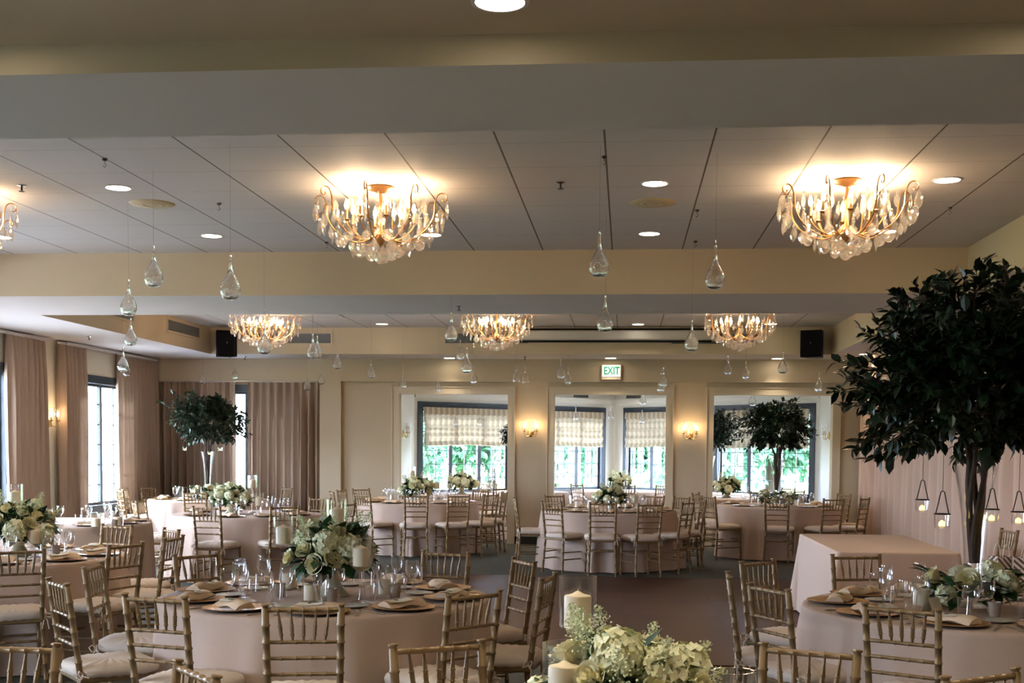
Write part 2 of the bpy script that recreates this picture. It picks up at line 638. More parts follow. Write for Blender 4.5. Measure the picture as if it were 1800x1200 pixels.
struct('baseboard_right', MB().box(XR - 0.02, XR, YN, YF, 0, 0.13), BASEB)

# ceilings
struct('ceiling', MB().box(CX0, CX1, 5.67, 19.05, ZT, ZT + 0.06), TILE)


def soffit(name, x0, x1, y0, y1, z0, z1):
    """painted box: white underside, beige upright faces"""
    me = MB().box(x0, x1, y0, y1, z0, z1).mesh(name, False)
    me.materials.append(WALL)
    me.materials.append(SOFF)
    for p in me.polygons:
        if p.normal.z < -0.5:
            p.material_index = 1
    o = link(name, me)
    o['kind'] = 'structure'
    return o


soffit('ceiling_beam_front', XL, XR, 4.7, 5.67, ZS, 3.56)
soffit('ceiling_beam_middle', CX0, CX1, 11.65, 13.35, ZS, ZT)
soffit('ceiling_soffit_left', XL, CX0, 5.67, YF, ZS, 3.56)
soffit('ceiling_soffit_right', CX1, XR, 5.67, YF, ZS, 3.56)
soffit('ceiling_soffit_far', CX0, CX1, 19.05, YF, ZS, 3.56)
struct('ceiling_near', MB().box(XL, XR, YN, 4.7, 3.165, 3.4), WALL)

# bay alcove behind the openings
mb = MB()
wall_run(mb, (BAY_A[0], BAY_A[1]), (BAY_A[0], FW + 0.2), 0, 3.1)
wall_run(mb, (BAY_B[0], FW + 0.2), BAY_B, 0, 3.1)
dL = (Vector(BAY_M) - Vector(BAY_A))
dR = (Vector(BAY_B) - Vector(BAY_M))
LL, LR = dL.length, dR.length
sL = LL / (BAY_M[0] - BAY_A[0])
# window spans in X
BW = {'window_1': (-3.93, -2.25, 'L'), 'window_2': (-2.02, -0.44, 'L'), 'window_3': (-0.05, 1.52, 'R'), 'window_4': (1.74, 3.46, 'R')}
BZ0, BZ1 = 0.62, 2.46
uR = lambda x: (x - BAY_M[0]) / (BAY_B[0] - BAY_M[0]) * LR
uL = lambda x: (x - BAY_A[0]) / (BAY_M[0] - BAY_A[0]) * LL
# right bay wall runs B->M with the room on its left
hR = sorted((LR - uR(b), LR - uR(a), BZ0, BZ1) for n, (a, b, s) in BW.items() if s == 'R')
hL = sorted((LL - uL(b), LL - uL(a), BZ0, BZ1) for n, (a, b, s) in BW.items() if s == 'L')
MR_ = wall_run(mb, BAY_B, BAY_M, 0, 3.1, hR, 0.2)
ML_ = wall_run(mb, BAY_M, BAY_A, 0, 3.1, hL, 0.2)
struct('wall_bay', mb, WHITE)
struct('ceiling_bay', bay_prism(MB(), 3.05, 3.2), WHITE)
# crown moulding of the bay
mb = MB()
for M, L in ((MR_, LR), (ML_, LL)):
    mb.box(0.0, L, 0.0, 0.05, 2.53, 2.62, M)
    mb.box(0.0, L, 0.0, 0.09, 2.60, 2.64, M)
struct('trim_4', mb, WHITE)
# air grilles high on the bay wall
for M, u, lab in ((MR_, LR - uR(0.15), 'blue-grey air grille high on the bay wall over the third window'),
                  (ML_, LL - uL(-0.95), 'blue-grey air grille high on the bay wall over the second window')):
    g = MB()
    for kz in range(5):
        g.box(-0.19, 0.19, 0.012, 0.02, 2.665 + kz * 0.02, 2.677 + kz * 0.02)
    g.box(-0.2, 0.2, 0.0, 0.012, 2.66, 2.77)
    o = link('air_grille', g.mesh('air_grille', False), GRILLE)
    o.matrix_world = M @ Matrix.Translation((u, 0.0, 0))
    tag(o, lab, 'air grille')


# ---------------------------------------------------------------- windows
def window(name, M, u0_, u1_, z0, z1, n, rows, fw=0.12, head=0.13):
    """black casement window standing in a wall hole; M maps (u, inward, z)"""
    e = bpy.data.objects.new(name, None)
    COL.objects.link(e)
    e.matrix_world = M @ Matrix.Translation(((u0_ + u1_) / 2, 0, z0))
    e['kind'] = 'structure'
    w, h = u1_ - u0_, z1 - z0
    f = MB()
    # flat casing on the room face
    f.box(-w / 2, -w / 2 + fw, -0.12, 0.02, 0, h)
    f.box(w / 2 - fw, w / 2, -0.12, 0.02, 0, h)
    f.box(-w / 2 + fw, w / 2 - fw, -0.12, 0.02, h - head, h)
    f.box(-w / 2 + fw, w / 2 - fw, -0.12, 0.04, 0, 0.12)
    fr = link('window_frame', f.mesh('window_frame', False), BLACK, e)
    fr['kind'] = 'structure'
    iw, ih = w - 2 * fw, h - head - 0.12
    cw = iw / n
    for k in range(n):
        x0 = -iw / 2 + k * cw
        s = MB()
        sw = 0.042
        s.box(x0, x0 + sw, -0.10, -0.05, 0.12, 0.12 + ih)
        s.box(x0 + cw - sw, x0 + cw, -0.10, -0.05, 0.12, 0.12 + ih)
        s.box(x0 + sw, x0 + cw - sw, -0.10, -0.05, 0.12, 0.12 + sw)
        s.box(x0 + sw, x0 + cw - sw, -0.10, -0.05, 0.12 + ih - sw, 0.12 + ih)
        s.box(x0 + cw / 2 - 0.006, x0 + cw / 2 + 0.006, -0.088, -0.062, 0.12 + sw, 0.12 + ih - sw)
        for r in range(1, rows):
            zz = 0.12 + ih * r / rows
            s.box(x0 + sw, x0 + cw - sw, -0.087, -0.063, zz - 0.006, zz + 0.006)
        so = link('window_sash', s.mesh('window_sash', False), BLACK, e)
        so['kind'] = 'structure'
        p = MB().box(x0 + sw, x0 + cw - sw, -0.077, -0.073, 0.12 + sw, 0.12 + ih - sw)
        po = link('window_pane', p.mesh('window_pane', False), PANE, so)
        po['kind'] = 'structure'
    return e


wi = 1
for nme, (a, b, s) in BW.items():
    if s == 'R':
        u_a, u_b, M = LR - uR(b), LR - uR(a), MR_
    else:
        u_a, u_b, M = LL - uL(b), LL - uL(a), ML_
    window(nme, M, u_a, u_b, BZ0, BZ1, 3, 6)
    cpos = M @ Vector(((u_a + u_b) / 2, -0.35, (BZ0 + BZ1) / 2))
    nrm = (M.to_3x3() @ Vector((0, 1, 0)))
    portal('daylight_window_bay', cpos, nrm.to_track_quat('-Z', 'Y').to_euler(), u_b - u_a, BZ1 - BZ0)
    # roman blind
    bw = (u_b - u_a) - 0.24
    ztop, zbot = BZ1 - 0.11, 1.63

    def blind_pt(i, j, W=bw, H=ztop - zbot):
        x = (i - 0.5) * W * (1 + 0.012 * math.sin(j * 9))
        t = j
        fold = 0.012
        ph = t * 4.6
        y = 0.035 + 0.028 * (1 - abs(2 * (ph % 1) - 1)) * (0.25 + t)
        y += 0.012 * t * math.sin(i * 17 + t * 5)
        z = -H * t - (0.012 * math.sin(i * 9) * t)
        return (x, y + fold, z)
    bl = part('blind_cloth', MB().sheet(blind_pt, 40, 46), PLAID)
    vl = part('blind_valance', MB().sheet(lambda i, j, W=bw: ((i - 0.5) * (W + 0.02), 0.075 + 0.01 * j, 0.005 - 0.13 * j), 20, 3), PLAID)
    hr = part('headrail', MB().box(-bw / 2, bw / 2, 0.012, 0.045, -0.03, 0.0), WHITE, smooth=False)
    cd = part('pull_cord', MB().tube([(bw / 2 - 0.06 + 0.03 * math.sin(t / 16 * PI * 2), 0.075, -0.55 - 0.42 * (1 - math.cos(t / 16 * 2 * PI))) for t in range(17)], 0.006, 5), WHITE)
    lab = {'window_1': 'plaid roman blind half drawn in the bay window behind the first archway',
           'window_2': 'plaid roman blind in the bay window between the corner post and the lit sconce pier',
           'window_3': 'plaid roman blind just past the white corner post in the middle archway',
           'window_4': 'plaid roman blind behind the small tree in the last archway'}[nme]
    pb = M @ Vector(((u_a + u_b) / 2, 0.0, ztop))
    rz = math.atan2(M[1][0], M[0][0])
    thing('roman_blind', [hr, bl, vl, cd], lab, 'blind', pb, rz, 'plaid roman blinds of the bay')
for i, (a, b) in enumerate(LEFT_WINS):
    window('window_%d' % (5 + i), ML, YF + 0.4 - b, YF + 0.4 - a, WZ0, WZ1, 2, 6, 0.09, 0.12)
MN = Matrix.Translation((-5.1, 20.34, 0)) @ Matrix(((-1, 0, 0, 0), (0, -1, 0, 0), (0, 0, 1, 0), (0, 0, 0, 1)))
window('window_9', MN, 0.35, 2.3, WZ0, WZ1, 4, 4, 0.10, 0.12)
portal('daylight_window_far', (-6.42, 20.9, 1.6), (-PI / 2, 0, 0), 1.9, 1.9)


# ---------------------------------------------------------------- curtains
def curtain_mesh(length, z0, z1, period, amp, seed, gather=0.5, flare=0.0):
    rnd = random.Random(seed)
    n = max(6, int(length / period))
    ph = [rnd.uniform(-0.5, 0.5) for _ in range(n + 2)]
    am = [rnd.uniform(0.7, 1.25) for _ in range(n + 2)]

    def fn(i, j):
        x = i * length
        t = i * n
        k = int(t)
        a = am[k] * (1 - (t - k)) + am[min(k + 1, n + 1)] * (t - k)
        p = ph[k] * (1 - (t - k)) + ph[min(k + 1, n + 1)] * (t - k)
        z = z1 + (z0 - z1) * j
        g = gather + (1 - gather) * min(1, j * 6)
        y = amp * a * g * math.sin(2 * PI * t + p * j) + 0.012 * math.sin(5 * t + j * 4)
        xx = x + 0.016 * math.sin(2 * PI * t * 2 + p) * j + flare * (i - 0.5) * j
        return (xx, y, z)
    return MB().sheet(fn, n * 10, 14)


def curtain(A, B, z0, z1, label, seed, period=0.12, amp=0.05, mat=CURT, rod=True, group='taupe pleated curtains'):
    A, B = Vector((*A, 0)), Vector((*B, 0))
    L = (B - A).length
    ang = math.atan2(B.y - A.y, B.x - A.x)
    ps = [part('curtain_panel', curtain_mesh(L, z0, z1, period, amp, seed), mat, ang=80)]
    if rod:
        ps.append(part('curtain_track', MB().rbox(-0.02, L + 0.02, -0.015, 0.02, z1, z1 + 0.03, 0.006), SOFF, smooth=False))
    return thing('curtain', ps, label, 'curtain', A, ang, group)


curtain((XL + 0.09, 15.0), (XL + 0.09, 16.02), 0.02, 2.99, 'taupe pleated curtain between the first window and the sconce pier', 1)
curtain((XL + 0.09, 16.44), (XL + 0.09, 17.25), 0.02, 2.99, 'narrow taupe curtain just past the sconce pier', 2)
curtain((XL + 0.09, 18.44), (XL + 0.09, 19.98), 0.02, 2.99, 'taupe curtain filling the far corner of the window wall', 3)
struct('trim_5', MB().box(XL + 0.06, XL + 0.12, 16.62, 19.98, 3.0, 3.03).box(XL + 0.06, XL + 0.12, 13.0, 16.2, 3.0, 3.03), SOFF)
curtain((-7.9, 20.2), (-6.58, 20.2), 0.02, 2.665, 'taupe curtain on the far wall behind the leafy tree', 4, 0.125, 0.07)
curtain((-6.36, 20.2), (-5.12, 20.2), 0.02, 2.665, 'taupe curtain on the far wall beside the beige column', 5, 0.125, 0.07)
curtain((3.76, 4.6), (3.76, 19.95), 0.02, 3.04, 'floor-length blush drape covering the whole wall behind the big tree', 6, 0.36, 0.10, DRAPE, True, 'blush wall drape')

# ---------------------------------------------------------------- chairs
def bamboo(p0, p1, r, rings, n=8, finial=False):
    """straight turned post with raised bamboo rings"""
    p0, p1 = Vector(p0), Vector(p1)
    pts, rad = [], []
    ts = [0.0]
    for t in rings:
        for dt, k in ((-0.014, 1.0), (-0.006, 1.22), (0.006, 1.22), (0.014, 1.0)):
            pts.append(t + dt)
            rad.append(r * k)
    P = [(0.0, r)] + list(zip(pts, rad)) + [(1.0, r)]
    if finial:
        P = P[:-1] + [(0.962, r * 0.98), (0.968, r * 0.8), (0.978, r * 0.85), (0.986, r * 1.2), (0.995, r * 1.2), (1.0, r * 0.95)]
    return MB().tube([p0.lerp(p1, t) for t, _ in P], [q for _, q in P], n)


def spindle(p0, p1):
    p0, p1 = Vector(p0), Vector(p1)
    P = [(0, .005), (.2, .0055), (.4, .008), (.47, .0085), (.48, .0105), (.52, .0105), (.53, .0085), (.62, .0095), (.75, .0085), (.76, .0105), (.79, .0105), (.8, .0075), (1, .0045)]
    return MB().tube([p0.lerp(p1, t) for t, _ in P], [q for _, q in P], 6)


def bow(s):
    m = MB()
    for a in (-1, 1):
        m.tube([(0, 0, 0), (s * 0.02, -0.012 * a - 0.01, 0.02), (s * 0.045, -0.02 * a - 0.012, 0.012), (s * 0.05, -0.018 * a, -0.012), (s * 0.02, -0.005, -0.006), (0, 0, 0)], 0.0038, 5)
        m.tube([(0, 0, 0), (s * 0.012 + 0.01 * a, -0.02, -0.03), (s * 0.01 + 0.022 * a, -0.022, -0.085)], 0.0042, 5)
    return m


def cushion_mesh():
    hw = lambda y: 0.185 + 0.03 * (y + 0.2) / 0.4
    n = 20
    lv = [(0.012, 0.448), (-0.006, 0.456), (-0.009, 0.478), (-0.002, 0.498), (0.026, 0.511), (0.09, 0.517)]
    m = MB()
    ring = []
    for ins, z in lv:
        q = []
        for k in range(4 * n):
            s, t = divmod(k, n)
            f = t / n * 2 - 1
            e = 4.5
            a = 2 * PI * k / (4 * n) + PI / 4
            cx_, sy_ = math.cos(a), math.sin(a)
            kk = (abs(cx_) ** e + abs(sy_) ** e) ** (-1 / e)
            y = sy_ * kk * (0.205 - ins)
            x = cx_ * kk * (hw(y) - ins)
            q.append((x, y, z + 0.003 * math.sin(k * 1.7)))
        ring.append(q)
    vs_ = [p for q in ring for p in q] + [(0, 0, 0.518), (0, 0, 0.455)]
    N = 4 * n
    fs = []
    for i in range(len(ring) - 1):
        for k in range(N):
            k2 = (k + 1) % N
            fs.append((i * N + k, i * N + k2, (i + 1) * N + k2, (i + 1) * N + k))
    c = len(ring) * N
    for k in range(N):
        k2 = (k + 1) % N
        fs.append(((len(ring) - 1) * N + k, (len(ring) - 1) * N + k2, c))
        fs.append((k2, k, c + 1))
    return m.add(vs_, fs)


def chair_parts():
    P = []
    # origin: floor under the seat centre; the sitter faces +Y, the back stands at -Y
    bt = lambda s: Vector((s * 0.162, -0.255, 0.925))
    bs = lambda s: Vector((s * 0.152, -0.19, 0.45))
    bf = lambda s: Vector((s * 0.172, -0.225, 0.0))
    at = lambda s, z: bs(s).lerp(bt(s), (z - 0.45) / 0.475) if z >= 0.45 else bs(s).lerp(bf(s), (0.45 - z) / 0.45)
    ft = lambda s: Vector((s * 0.185, 0.185, 0.45))
    ff = lambda s: Vector((s * 0.192, 0.195, 0.0))
    for s in (-1, 1):
        m = bamboo(bf(s), bs(s), 0.0150, [0.12, 0.35, 0.62, 0.85])
        m2 = bamboo(bs(s), bt(s), 0.0158, [0.17, 0.35, 0.49, 0.64, 0.8], finial=True)
        m.add(m2.v, m2.f)
        P.append(part('leg', m, GOLD))
        P.append(part('leg', bamboo(ff(s), ft(s), 0.015, [0.12, 0.35, 0.6, 0.85]), GOLD))
    P.append(part('top_rail', bamboo(at(-1, 0.897), at(1, 0.897), 0.0105, [0.17, 0.335, 0.5, 0.665, 0.83]), GOLD))
    for z in (0.755, 0.683, 0.611):
        P.append(part('back_rail', bamboo(at(-1, z), at(1, z), 0.0085, [0.2, 0.4, 0.6, 0.8]), GOLD))
    for k in range(5):
        t = (k + 1) / 6
        t2 = 0.5 + (t - 0.5) * 0.86
        P.append(part('spindle', spindle(at(-1, 0.897).lerp(at(1, 0.897), t), at(-1, 0.755).lerp(at(1, 0.755), t2)), GOLD))
    sf = MB().rbox(-0.2, 0.2, -0.205, 0.205, 0.425, 0.457, 0.008)
    sf.v = [(x * (0.9 + 0.25 * (y + 0.2)), y, z) for x, y, z in sf.v]
    P.append(part('seat_frame', sf, GOLD, smooth=False))
    P.append(part('stretcher', bamboo(at(-1, 0.31), at(1, 0.31), 0.0085, [0.25, 0.5, 0.75]), GOLD))
    P.append(part('stretcher', bamboo(ff(-1).lerp(ft(-1), 0.66), ff(1).lerp(ft(1), 0.66), 0.0085, [0.25, 0.5, 0.75]), GOLD))
    for s in (-1, 1):
        for z in (0.18, 0.27):
            P.append(part('stretcher', bamboo(at(s, z), ff(s).lerp(ft(s), z / 0.45), 0.0085, [0.25, 0.5, 0.75]), GOLD))
    ties = [part('cushion_tie', bow(s), CUSH, (s * 0.163, -0.185, 0.47)) for s in (-1, 1)]
    P.append(part('seat_cushion', cushion_mesh(), CUSH, subs=ties, ang=70))
    return P


CHAIR = chair_parts()
SECT = {-90: 'near side', -60: 'near side towards drape', -30: 'drape side, near end', 0: 'drape side', 30: 'drape side, far end', 60: 'far side towards drape',
        90: 'far side', 120: 'far side towards windows', 150: 'window side, far end', 180: 'window side', -150: 'window side, near end', -120: 'near side towards windows'}
TABS = {  # centre, phrase
    'A': ((-1.66, 6.68), 'bouquet table beside the dance floor'),
    'B': ((-4.66, 8.72), 'bouquet table nearest the windows'),
    'C': ((-5.98, 12.55), 'candle table close to the windows'),
    'D': ((-4.60, 14.60), 'bouquet table facing the curtains'),
    'E': ((-6.45, 18.50), 'leafy-tree table in curtained corner'),
    'F': ((-3.15, 18.45), 'bouquet table before first archway'),
    'G': ((-0.22, 16.60), 'bouquet table under the exit sign'),
    'H': ((2.30, 18.70), 'small-tree table before last archway'),
    'I': ((1.88, 6.68), 'big-tree table beside the drape'),
    'J': ((0.0, 2.93), 'bouquet table at bottom edge'),
    'K': ((-2.3, 2.55), 'unseen lower table, windows end'),
    'L': ((2.25, 2.6), 'unseen lower table, drape end'),
    'M': ((-2.87, 21.55), 'alcove table behind first archway'),
    'N': ((-0.12, 24.2), 'alcove table by corner post'),
    'P': ((1.78, 21.45), 'alcove table behind last archway'),
    'Q': ((1.60, 23.38), 'alcove tree table'),
    'R': ((-1.80, 23.30), 'alcove tree table behind the pier'),
}
CHAIRS = {
    'A': [(-1.37, 5.12), (-2.11, 5.33), (-2.8, 5.82), (-2.99, 6.65), (-2.68, 7.46), (-1.16, 7.88), (-0.61, 7.4), (-0.42, 6.49), (-0.7, 5.67)],
    'B': [(-3.9, 7.54), (-3.42, 8.12), (-3.38, 8.78), (-3.72, 9.55), (-4.30, 9.95)],
    'D': [(-5.62, 14.03), (-5.88, 14.55), (-4.62, 13.18), (-3.92, 13.64), (-3.50, 14.4), (-4.07, 15.64)],
    'E': [(-7.55, 17.72), (-7.66, 18.40), (-7.62, 19.05), (-7.15, 19.45), (-5.50, 19.35), (-6.21, 17.25)],
    'F': [(-3.68, 17.42), (-2.93, 17.02), (-2.35, 17.2), (-1.95, 17.76), (-1.87, 18.7), (-2.33, 19.45), (-4.29, 17.9), (-4.43, 18.85), (-4.25, 19.45)],
    'G': [(-1.39, 16.45), (-0.93, 15.55), (-0.27, 15.1), (0.31, 15.23), (0.79, 15.86), (1.05, 16.62), (0.80, 17.55), (-1.02, 17.65), (0.42, 17.95)],
    'H': [(1.2, 17.87), (2.12, 17.42), (2.85, 17.65), (3.43, 17.95), (3.17, 19.3), (1.24, 19.2)],
    'I': [(0.82, 7.6), (0.57, 6.7), (0.74, 6.17), (1.51, 8.15), (1.21, 5.46)],
    'J': [(-0.64, 4.18), (0.64, 4.27)],
    'K': [(-1.3, 3.6), (-2.08, 3.97)],
    'L': [(1.1, 3.85)],
    'M': [(-2.27, 20.75), (-1.95, 21.75), (-2.6, 22.65), (-3.62, 20.95)],
    'N': [(0.0, 23.05), (0.55, 23.35), (-0.75, 23.35), (0.95, 23.9)],
    'P': [(1.15, 20.75), (2.05, 20.6), (2.6, 20.9), (2.55, 21.95)],
}
rnd = random.Random(5)
for t, lst in CHAIRS.items():
    c, ph = TABS[t]
    taken = {}
    info = []
    for bx, by in lst:
        ang = math.degrees(math.atan2(by - c[1], bx - c[0]))
        info.append((ang, bx, by))
    for ang, bx, by in info:
        order = sorted(SECT, key=lambda a: abs((ang - a + 180) % 360 - 180))
        s = next(a for a in order if a not in taken)
        taken[s] = 1
        d = Vector((c[0] - bx, c[1] - by, 0))
        rmin = 1.27 if t in 'AGI' else 1.33
        if d.length < rmin:
            bx, by = c[0] - d.x * rmin / d.length, c[1] - d.y * rmin / d.length
        d.normalize()
        jit = rnd.uniform(-0.12, 0.12)
        rz = math.atan2(d.y, d.x) - PI / 2 + jit
        off = Vector((0, 0.25, 0))
        off.rotate(Euler((0, 0, rz)))
        thing('banquet_chair', CHAIR, 'gold chair with blush cushion, %s of %s' % (SECT[s], ph), 'chair',
              (bx + off.x, by + off.y, 0.012 if (-3.1 < bx < 2.95 and 9.04 < by < 15.15) else 0), rz, 'chairs at the %s' % ph)
# two chairs parked along the drape
for (x, y, lab) in ((3.30, 11.0, 'gold chair standing alone by the drape, beyond the striped gift bags'),
                    (3.36, 10.2, 'gold chair by the drape holding the striped gift bags')):
    thing('banquet_chair', CHAIR, lab, 'chair', (x - 0.2, y, 0), PI / 2 + 0.12, 'chairs parked by the drape')

# ---------------------------------------------------------------- table cloths
def cloth_mesh(seed, R=0.915):
    r = random.Random(seed)
    nf = 15
    th = [2 * PI * (i + r.uniform(-0.3, 0.3)) / nf for i in range(nf)]
    am = [r.uniform(0.45, 1.0) for _ in range(nf)]
    wd = [r.uniform(0.055, 0.10) for _ in range(nf)]
    N = 240
    prof = [(0.0, 0.764), (R * 0.5, 0.764), (R * 0.97, 0.764), (R - 0.006, 0.762), (R, 0.755), (R + 0.004, 0.735)] + [None] * 10
    m = MB()
    vs_ = []
    for k in range(N):
        a = 2 * PI * k / N
        f = 0.0
        for tt, A, w_ in zip(th, am, wd):
            d = (a - tt + PI) % (2 * PI) - PI
            f += A * math.exp(-(d / w_) ** 2)
        for i, q in enumerate(prof):
            if q:
                rr, z = q
            else:
                t = (i - 5) / 10
                z = 0.735 - t * 0.725
                rr = R + 0.004 + 0.012 * t + 0.105 * f * t ** 0.75 - 0.03 * t * math.sin(3 * a + seed)
            vs_.append((rr * math.cos(a), rr * math.sin(a), z))
    M_ = len(prof)
    fs = []
    for k in range(N):
        k2 = (k + 1) % N
        for i in range(M_ - 1):
            fs.append((k * M_ + i, k2 * M_ + i, k2 * M_ + i + 1, k * M_ + i + 1))
    m.add(vs_, fs)
    return m.mesh('tablecloth', True, 70)


CLOTHS = [cloth_mesh(s) for s in (3, 8, 21)]
for i, t in enumerate('ABCDEFGHIJMNPQR'):
    c, ph = TABS[t]
    o = link('tablecloth', CLOTHS[i % 3], LINEN, None, (c[0], c[1], 0.012 if t in 'X' else 0), (0, 0, i * 1.3))
    if t in 'QR':
        o.scale = (0.8, 0.8, 1)
    lab = 'floor-length blush cloth draped over the %s' % ph
    if t == 'Q':
        lab = 'pale tablecloth of the tree table deep in the alcove, drape side'
    if t == 'R':
        lab = 'pale tablecloth of the tree table deep in the alcove, window side'
    tag(o, lab, 'tablecloth', 'blush round tablecloths')


def rect_cloth():
    x0, x1, y0, y1 = -0.5, 0.5, -1.06, 1.06
    loop = []
    n = 14
    rc = 0.05
    for cx_, cy_, a0 in ((x1 - rc, y1 - rc, 0), (x0 + rc, y1 - rc, PI / 2), (x0 + rc, y0 + rc, PI), (x1 - rc, y0 + rc, 1.5 * PI)):
        for k in range(n + 1):
            a = a0 + PI / 2 * k / n
            loop.append((cx_ + rc * math.cos(a), cy_ + rc * math.sin(a), math.cos(a), math.sin(a), math.sin(PI * k / n)))
    # straight runs
    full = []
    L = len(loop)
    for i in range(L):
        p, q = loop[i], loop[(i + 1) % L]
        full.append(p)
        if math.hypot(p[0] - q[0], p[1] - q[1]) > 0.3:
            for s in range(1, 24):
                t = s / 24
                full.append(tuple(p[j] * (1 - t) + q[j] * t for j in range(4)) + (0.0,))
    N = len(full)
    lv = [(-0.012, 0.765), (-0.003, 0.762), (0, 0.754)] + [(None, 0.74 - 0.728 * t / 8) for t in range(9)]
    vs_ = []
    for i, (x, y, nx, ny, cn) in enumerate(full):
        for off, z in lv:
            if off is None:
                t = (0.754 - z) / 0.754
                off = t * (0.03 + 0.12 * cn) + 0.012 * t * math.sin(i * 0.55) + 0.016 * t * math.sin(i * 0.21 + 1)
            vs_.append((x + nx * off, y + ny * off, z))
    W = len(lv)
    fs = []
    for k in range(N):
        k2 = (k + 1) % N
        for i in range(W - 1):
            fs.append((k * W + i, k2 * W + i, k2 * W + i + 1, k * W + i + 1))
    fs.append(tuple(k * W for k in range(N)))
    return MB().add(vs_, fs).mesh('tablecloth', True, 60)


o = link('tablecloth', rect_cloth(), LINEN, None, (2.21, 11.18, 0.012))
tag(o, 'bare blush cloth over the empty rectangular table by the drape', 'tablecloth')

# ---------------------------------------------------------------- flowers and leaves
def leaf_geo(mb, base, d, up, L, W, bend=0.15):
    d = d.normalized()
    side = d.cross(up)
    if side.length < 1e-4:
        side = d.orthogonal()
    side.normalize()
    n = side.cross(d).normalized()
    P = [base,
         base + d * L * 0.3 + side * W * 0.42 + n * W * 0.12, base + d * L * 0.3, base + d * L * 0.3 - side * W * 0.42 + n * W * 0.12,
         base + d * L * 0.62 + side * W * 0.44 + n * W * 0.1 - n * L * bend * 0.3, base + d * L * 0.64 - n * L * bend * 0.3, base + d * L * 0.62 - side * W * 0.44 + n * W * 0.1 - n * L * bend * 0.3,
         base + d * L - n * L * bend]
    mb.add(P, [(0, 1, 2), (0, 2, 3), (1, 4, 5, 2), (2, 5, 6, 3), (4, 7, 5), (5, 7, 6)])


def rv(r):
    while True:
        v = Vector((r.uniform(-1, 1), r.uniform(-1, 1), r.uniform(-1, 1)))
        if 0.05 < v.length < 1:
            return v.normalized()


def crown_mesh(seed, rx, rz, ntwig, nleaf, L, extra=()):
    """foliage of one tree: twigs with alternate leaves over a bumpy dome; origin at the crown's centre"""
    r = random.Random(seed)
    mb, tw = MB(), MB()
    bumps = [(rv(r), r.uniform(0.15, 0.42)) for _ in range(13)]
    bumps += [(Vector(v).normalized(), a) for v, a in extra]
    for i in range(ntwig):
        d = rv(r)
        if d.z < -0.72:
            d.z *= -0.5
            d.normalize()
        q = 1.0 - 0.18
        for b, a in bumps:
            c = max(0, b.dot(d))
            q += a * c ** 12
        t = r.uniform(0.35, 1.0) ** 0.6
        R = Vector((d.x * rx, d.y * rx, d.z * rz)) * q
        p1 = R * t
        p0 = R * max(0.0, t - 0.3)
        p0 = p0 + rv(r) * 0.05 * rx
        ax = (p1 - p0).normalized()
        tw.tube([p0, p0.lerp(p1, 0.5) + rv(r) * 0.01, p1], [0.004, 0.003, 0.0015], 4, False)
        for k in range(nleaf):
            f = (k + 1) / nleaf
            pos = p0.lerp(p1, 0.25 + 0.75 * f)
            rad = rv(r)
            rad = (rad - ax * rad.dot(ax)).normalized()
            dd = ax * (0.45 + 0.5 * f) + rad * 0.9 + Vector((0, 0, -0.12))
            l = L * r.uniform(0.7, 1.15)
            leaf_geo(mb, pos, dd, Vector((0, 0, 1)) + rv(r) * 0.5, l, l * 0.56, r.uniform(0.02, 0.3))
    return mb, tw


def rose_mesh(seed=1, R=0.05):
    r = random.Random(seed)
    mb = MB()
    for rad, h0, h1, n, open_ in ((0.25, 0.1, 1.05, 3, 0.05), (0.5, 0.0, 1.02, 4, 0.2), (0.75, -0.2, 0.92, 5, 0.4), (0.98, -0.45, 0.7, 6, 0.75)):
        a0 = r.uniform(0, 6)
        for k in range(n):
            ac = a0 + 2 * PI * k / n
            w = 2 * PI / n * 0.72

            def fn(i, j):
                a = ac + (i - 0.5) * 2 * w * (0.55 + 0.45 * math.sin(PI * min(1, j * 0.75 + 0.2)))
                rr = rad * (0.45 + 0.62 * math.sin(PI * 0.5 * min(1, j * 1.25))) + open_ * 0.28 * max(0, j - 0.72) / 0.28
                z = h0 + (h1 - h0) * j - 0.16 * (abs(i - 0.5) * 2) ** 2 * j - open_ * 0.12 * max(0, j - 0.8) / 0.2
                return (R * rr * math.cos(a), R * rr * math.sin(a), R * z * 0.95)
            mb.sheet(fn, 6, 6)
    mb.ball((0, 0, -0.1 * R), R * 0.55, 8, 6)
    return mb


def hydrangea_mesh(seed=2, R=0.075):
    r = random.Random(seed)
    mb = MB()
    mb.ball((0, 0, 0), R * 0.86, 12, 8)
    N = 210
    for i in range(N):
        z = 1 - 2 * (i + 0.5) / N
        if z < -0.75:
            continue
        a = i * 2.39996
        q = math.sqrt(1 - z * z)
        d = Vector((q * math.cos(a), q * math.sin(a), z))
        c = d * R * r.uniform(0.86, 1.12)
        d = (d + rv(r) * 0.45).normalized()
        u = d.orthogonal().normalized()
        u.rotate(Matrix.Rotation(r.uniform(0, 6), 3, d))
        w = d.cross(u)
        s = R * r.uniform(0.17, 0.27)
        for k in range(4):
            e = u * math.cos(k * PI / 2) + w * math.sin(k * PI / 2)
            g = u * math.cos(k * PI / 2 + PI / 4) + w * math.sin(k * PI / 2 + PI / 4)
            g2 = u * math.cos(k * PI / 2 - PI / 4) + w * math.sin(k * PI / 2 - PI / 4)
            mb.add([c, c + g * s * 0.8 + d * s * 0.12, c + e * s * 1.15 + d * s * 0.22, c + g2 * s * 0.8 + d * s * 0.12], [(0, 3, 2, 1)])
    return mb


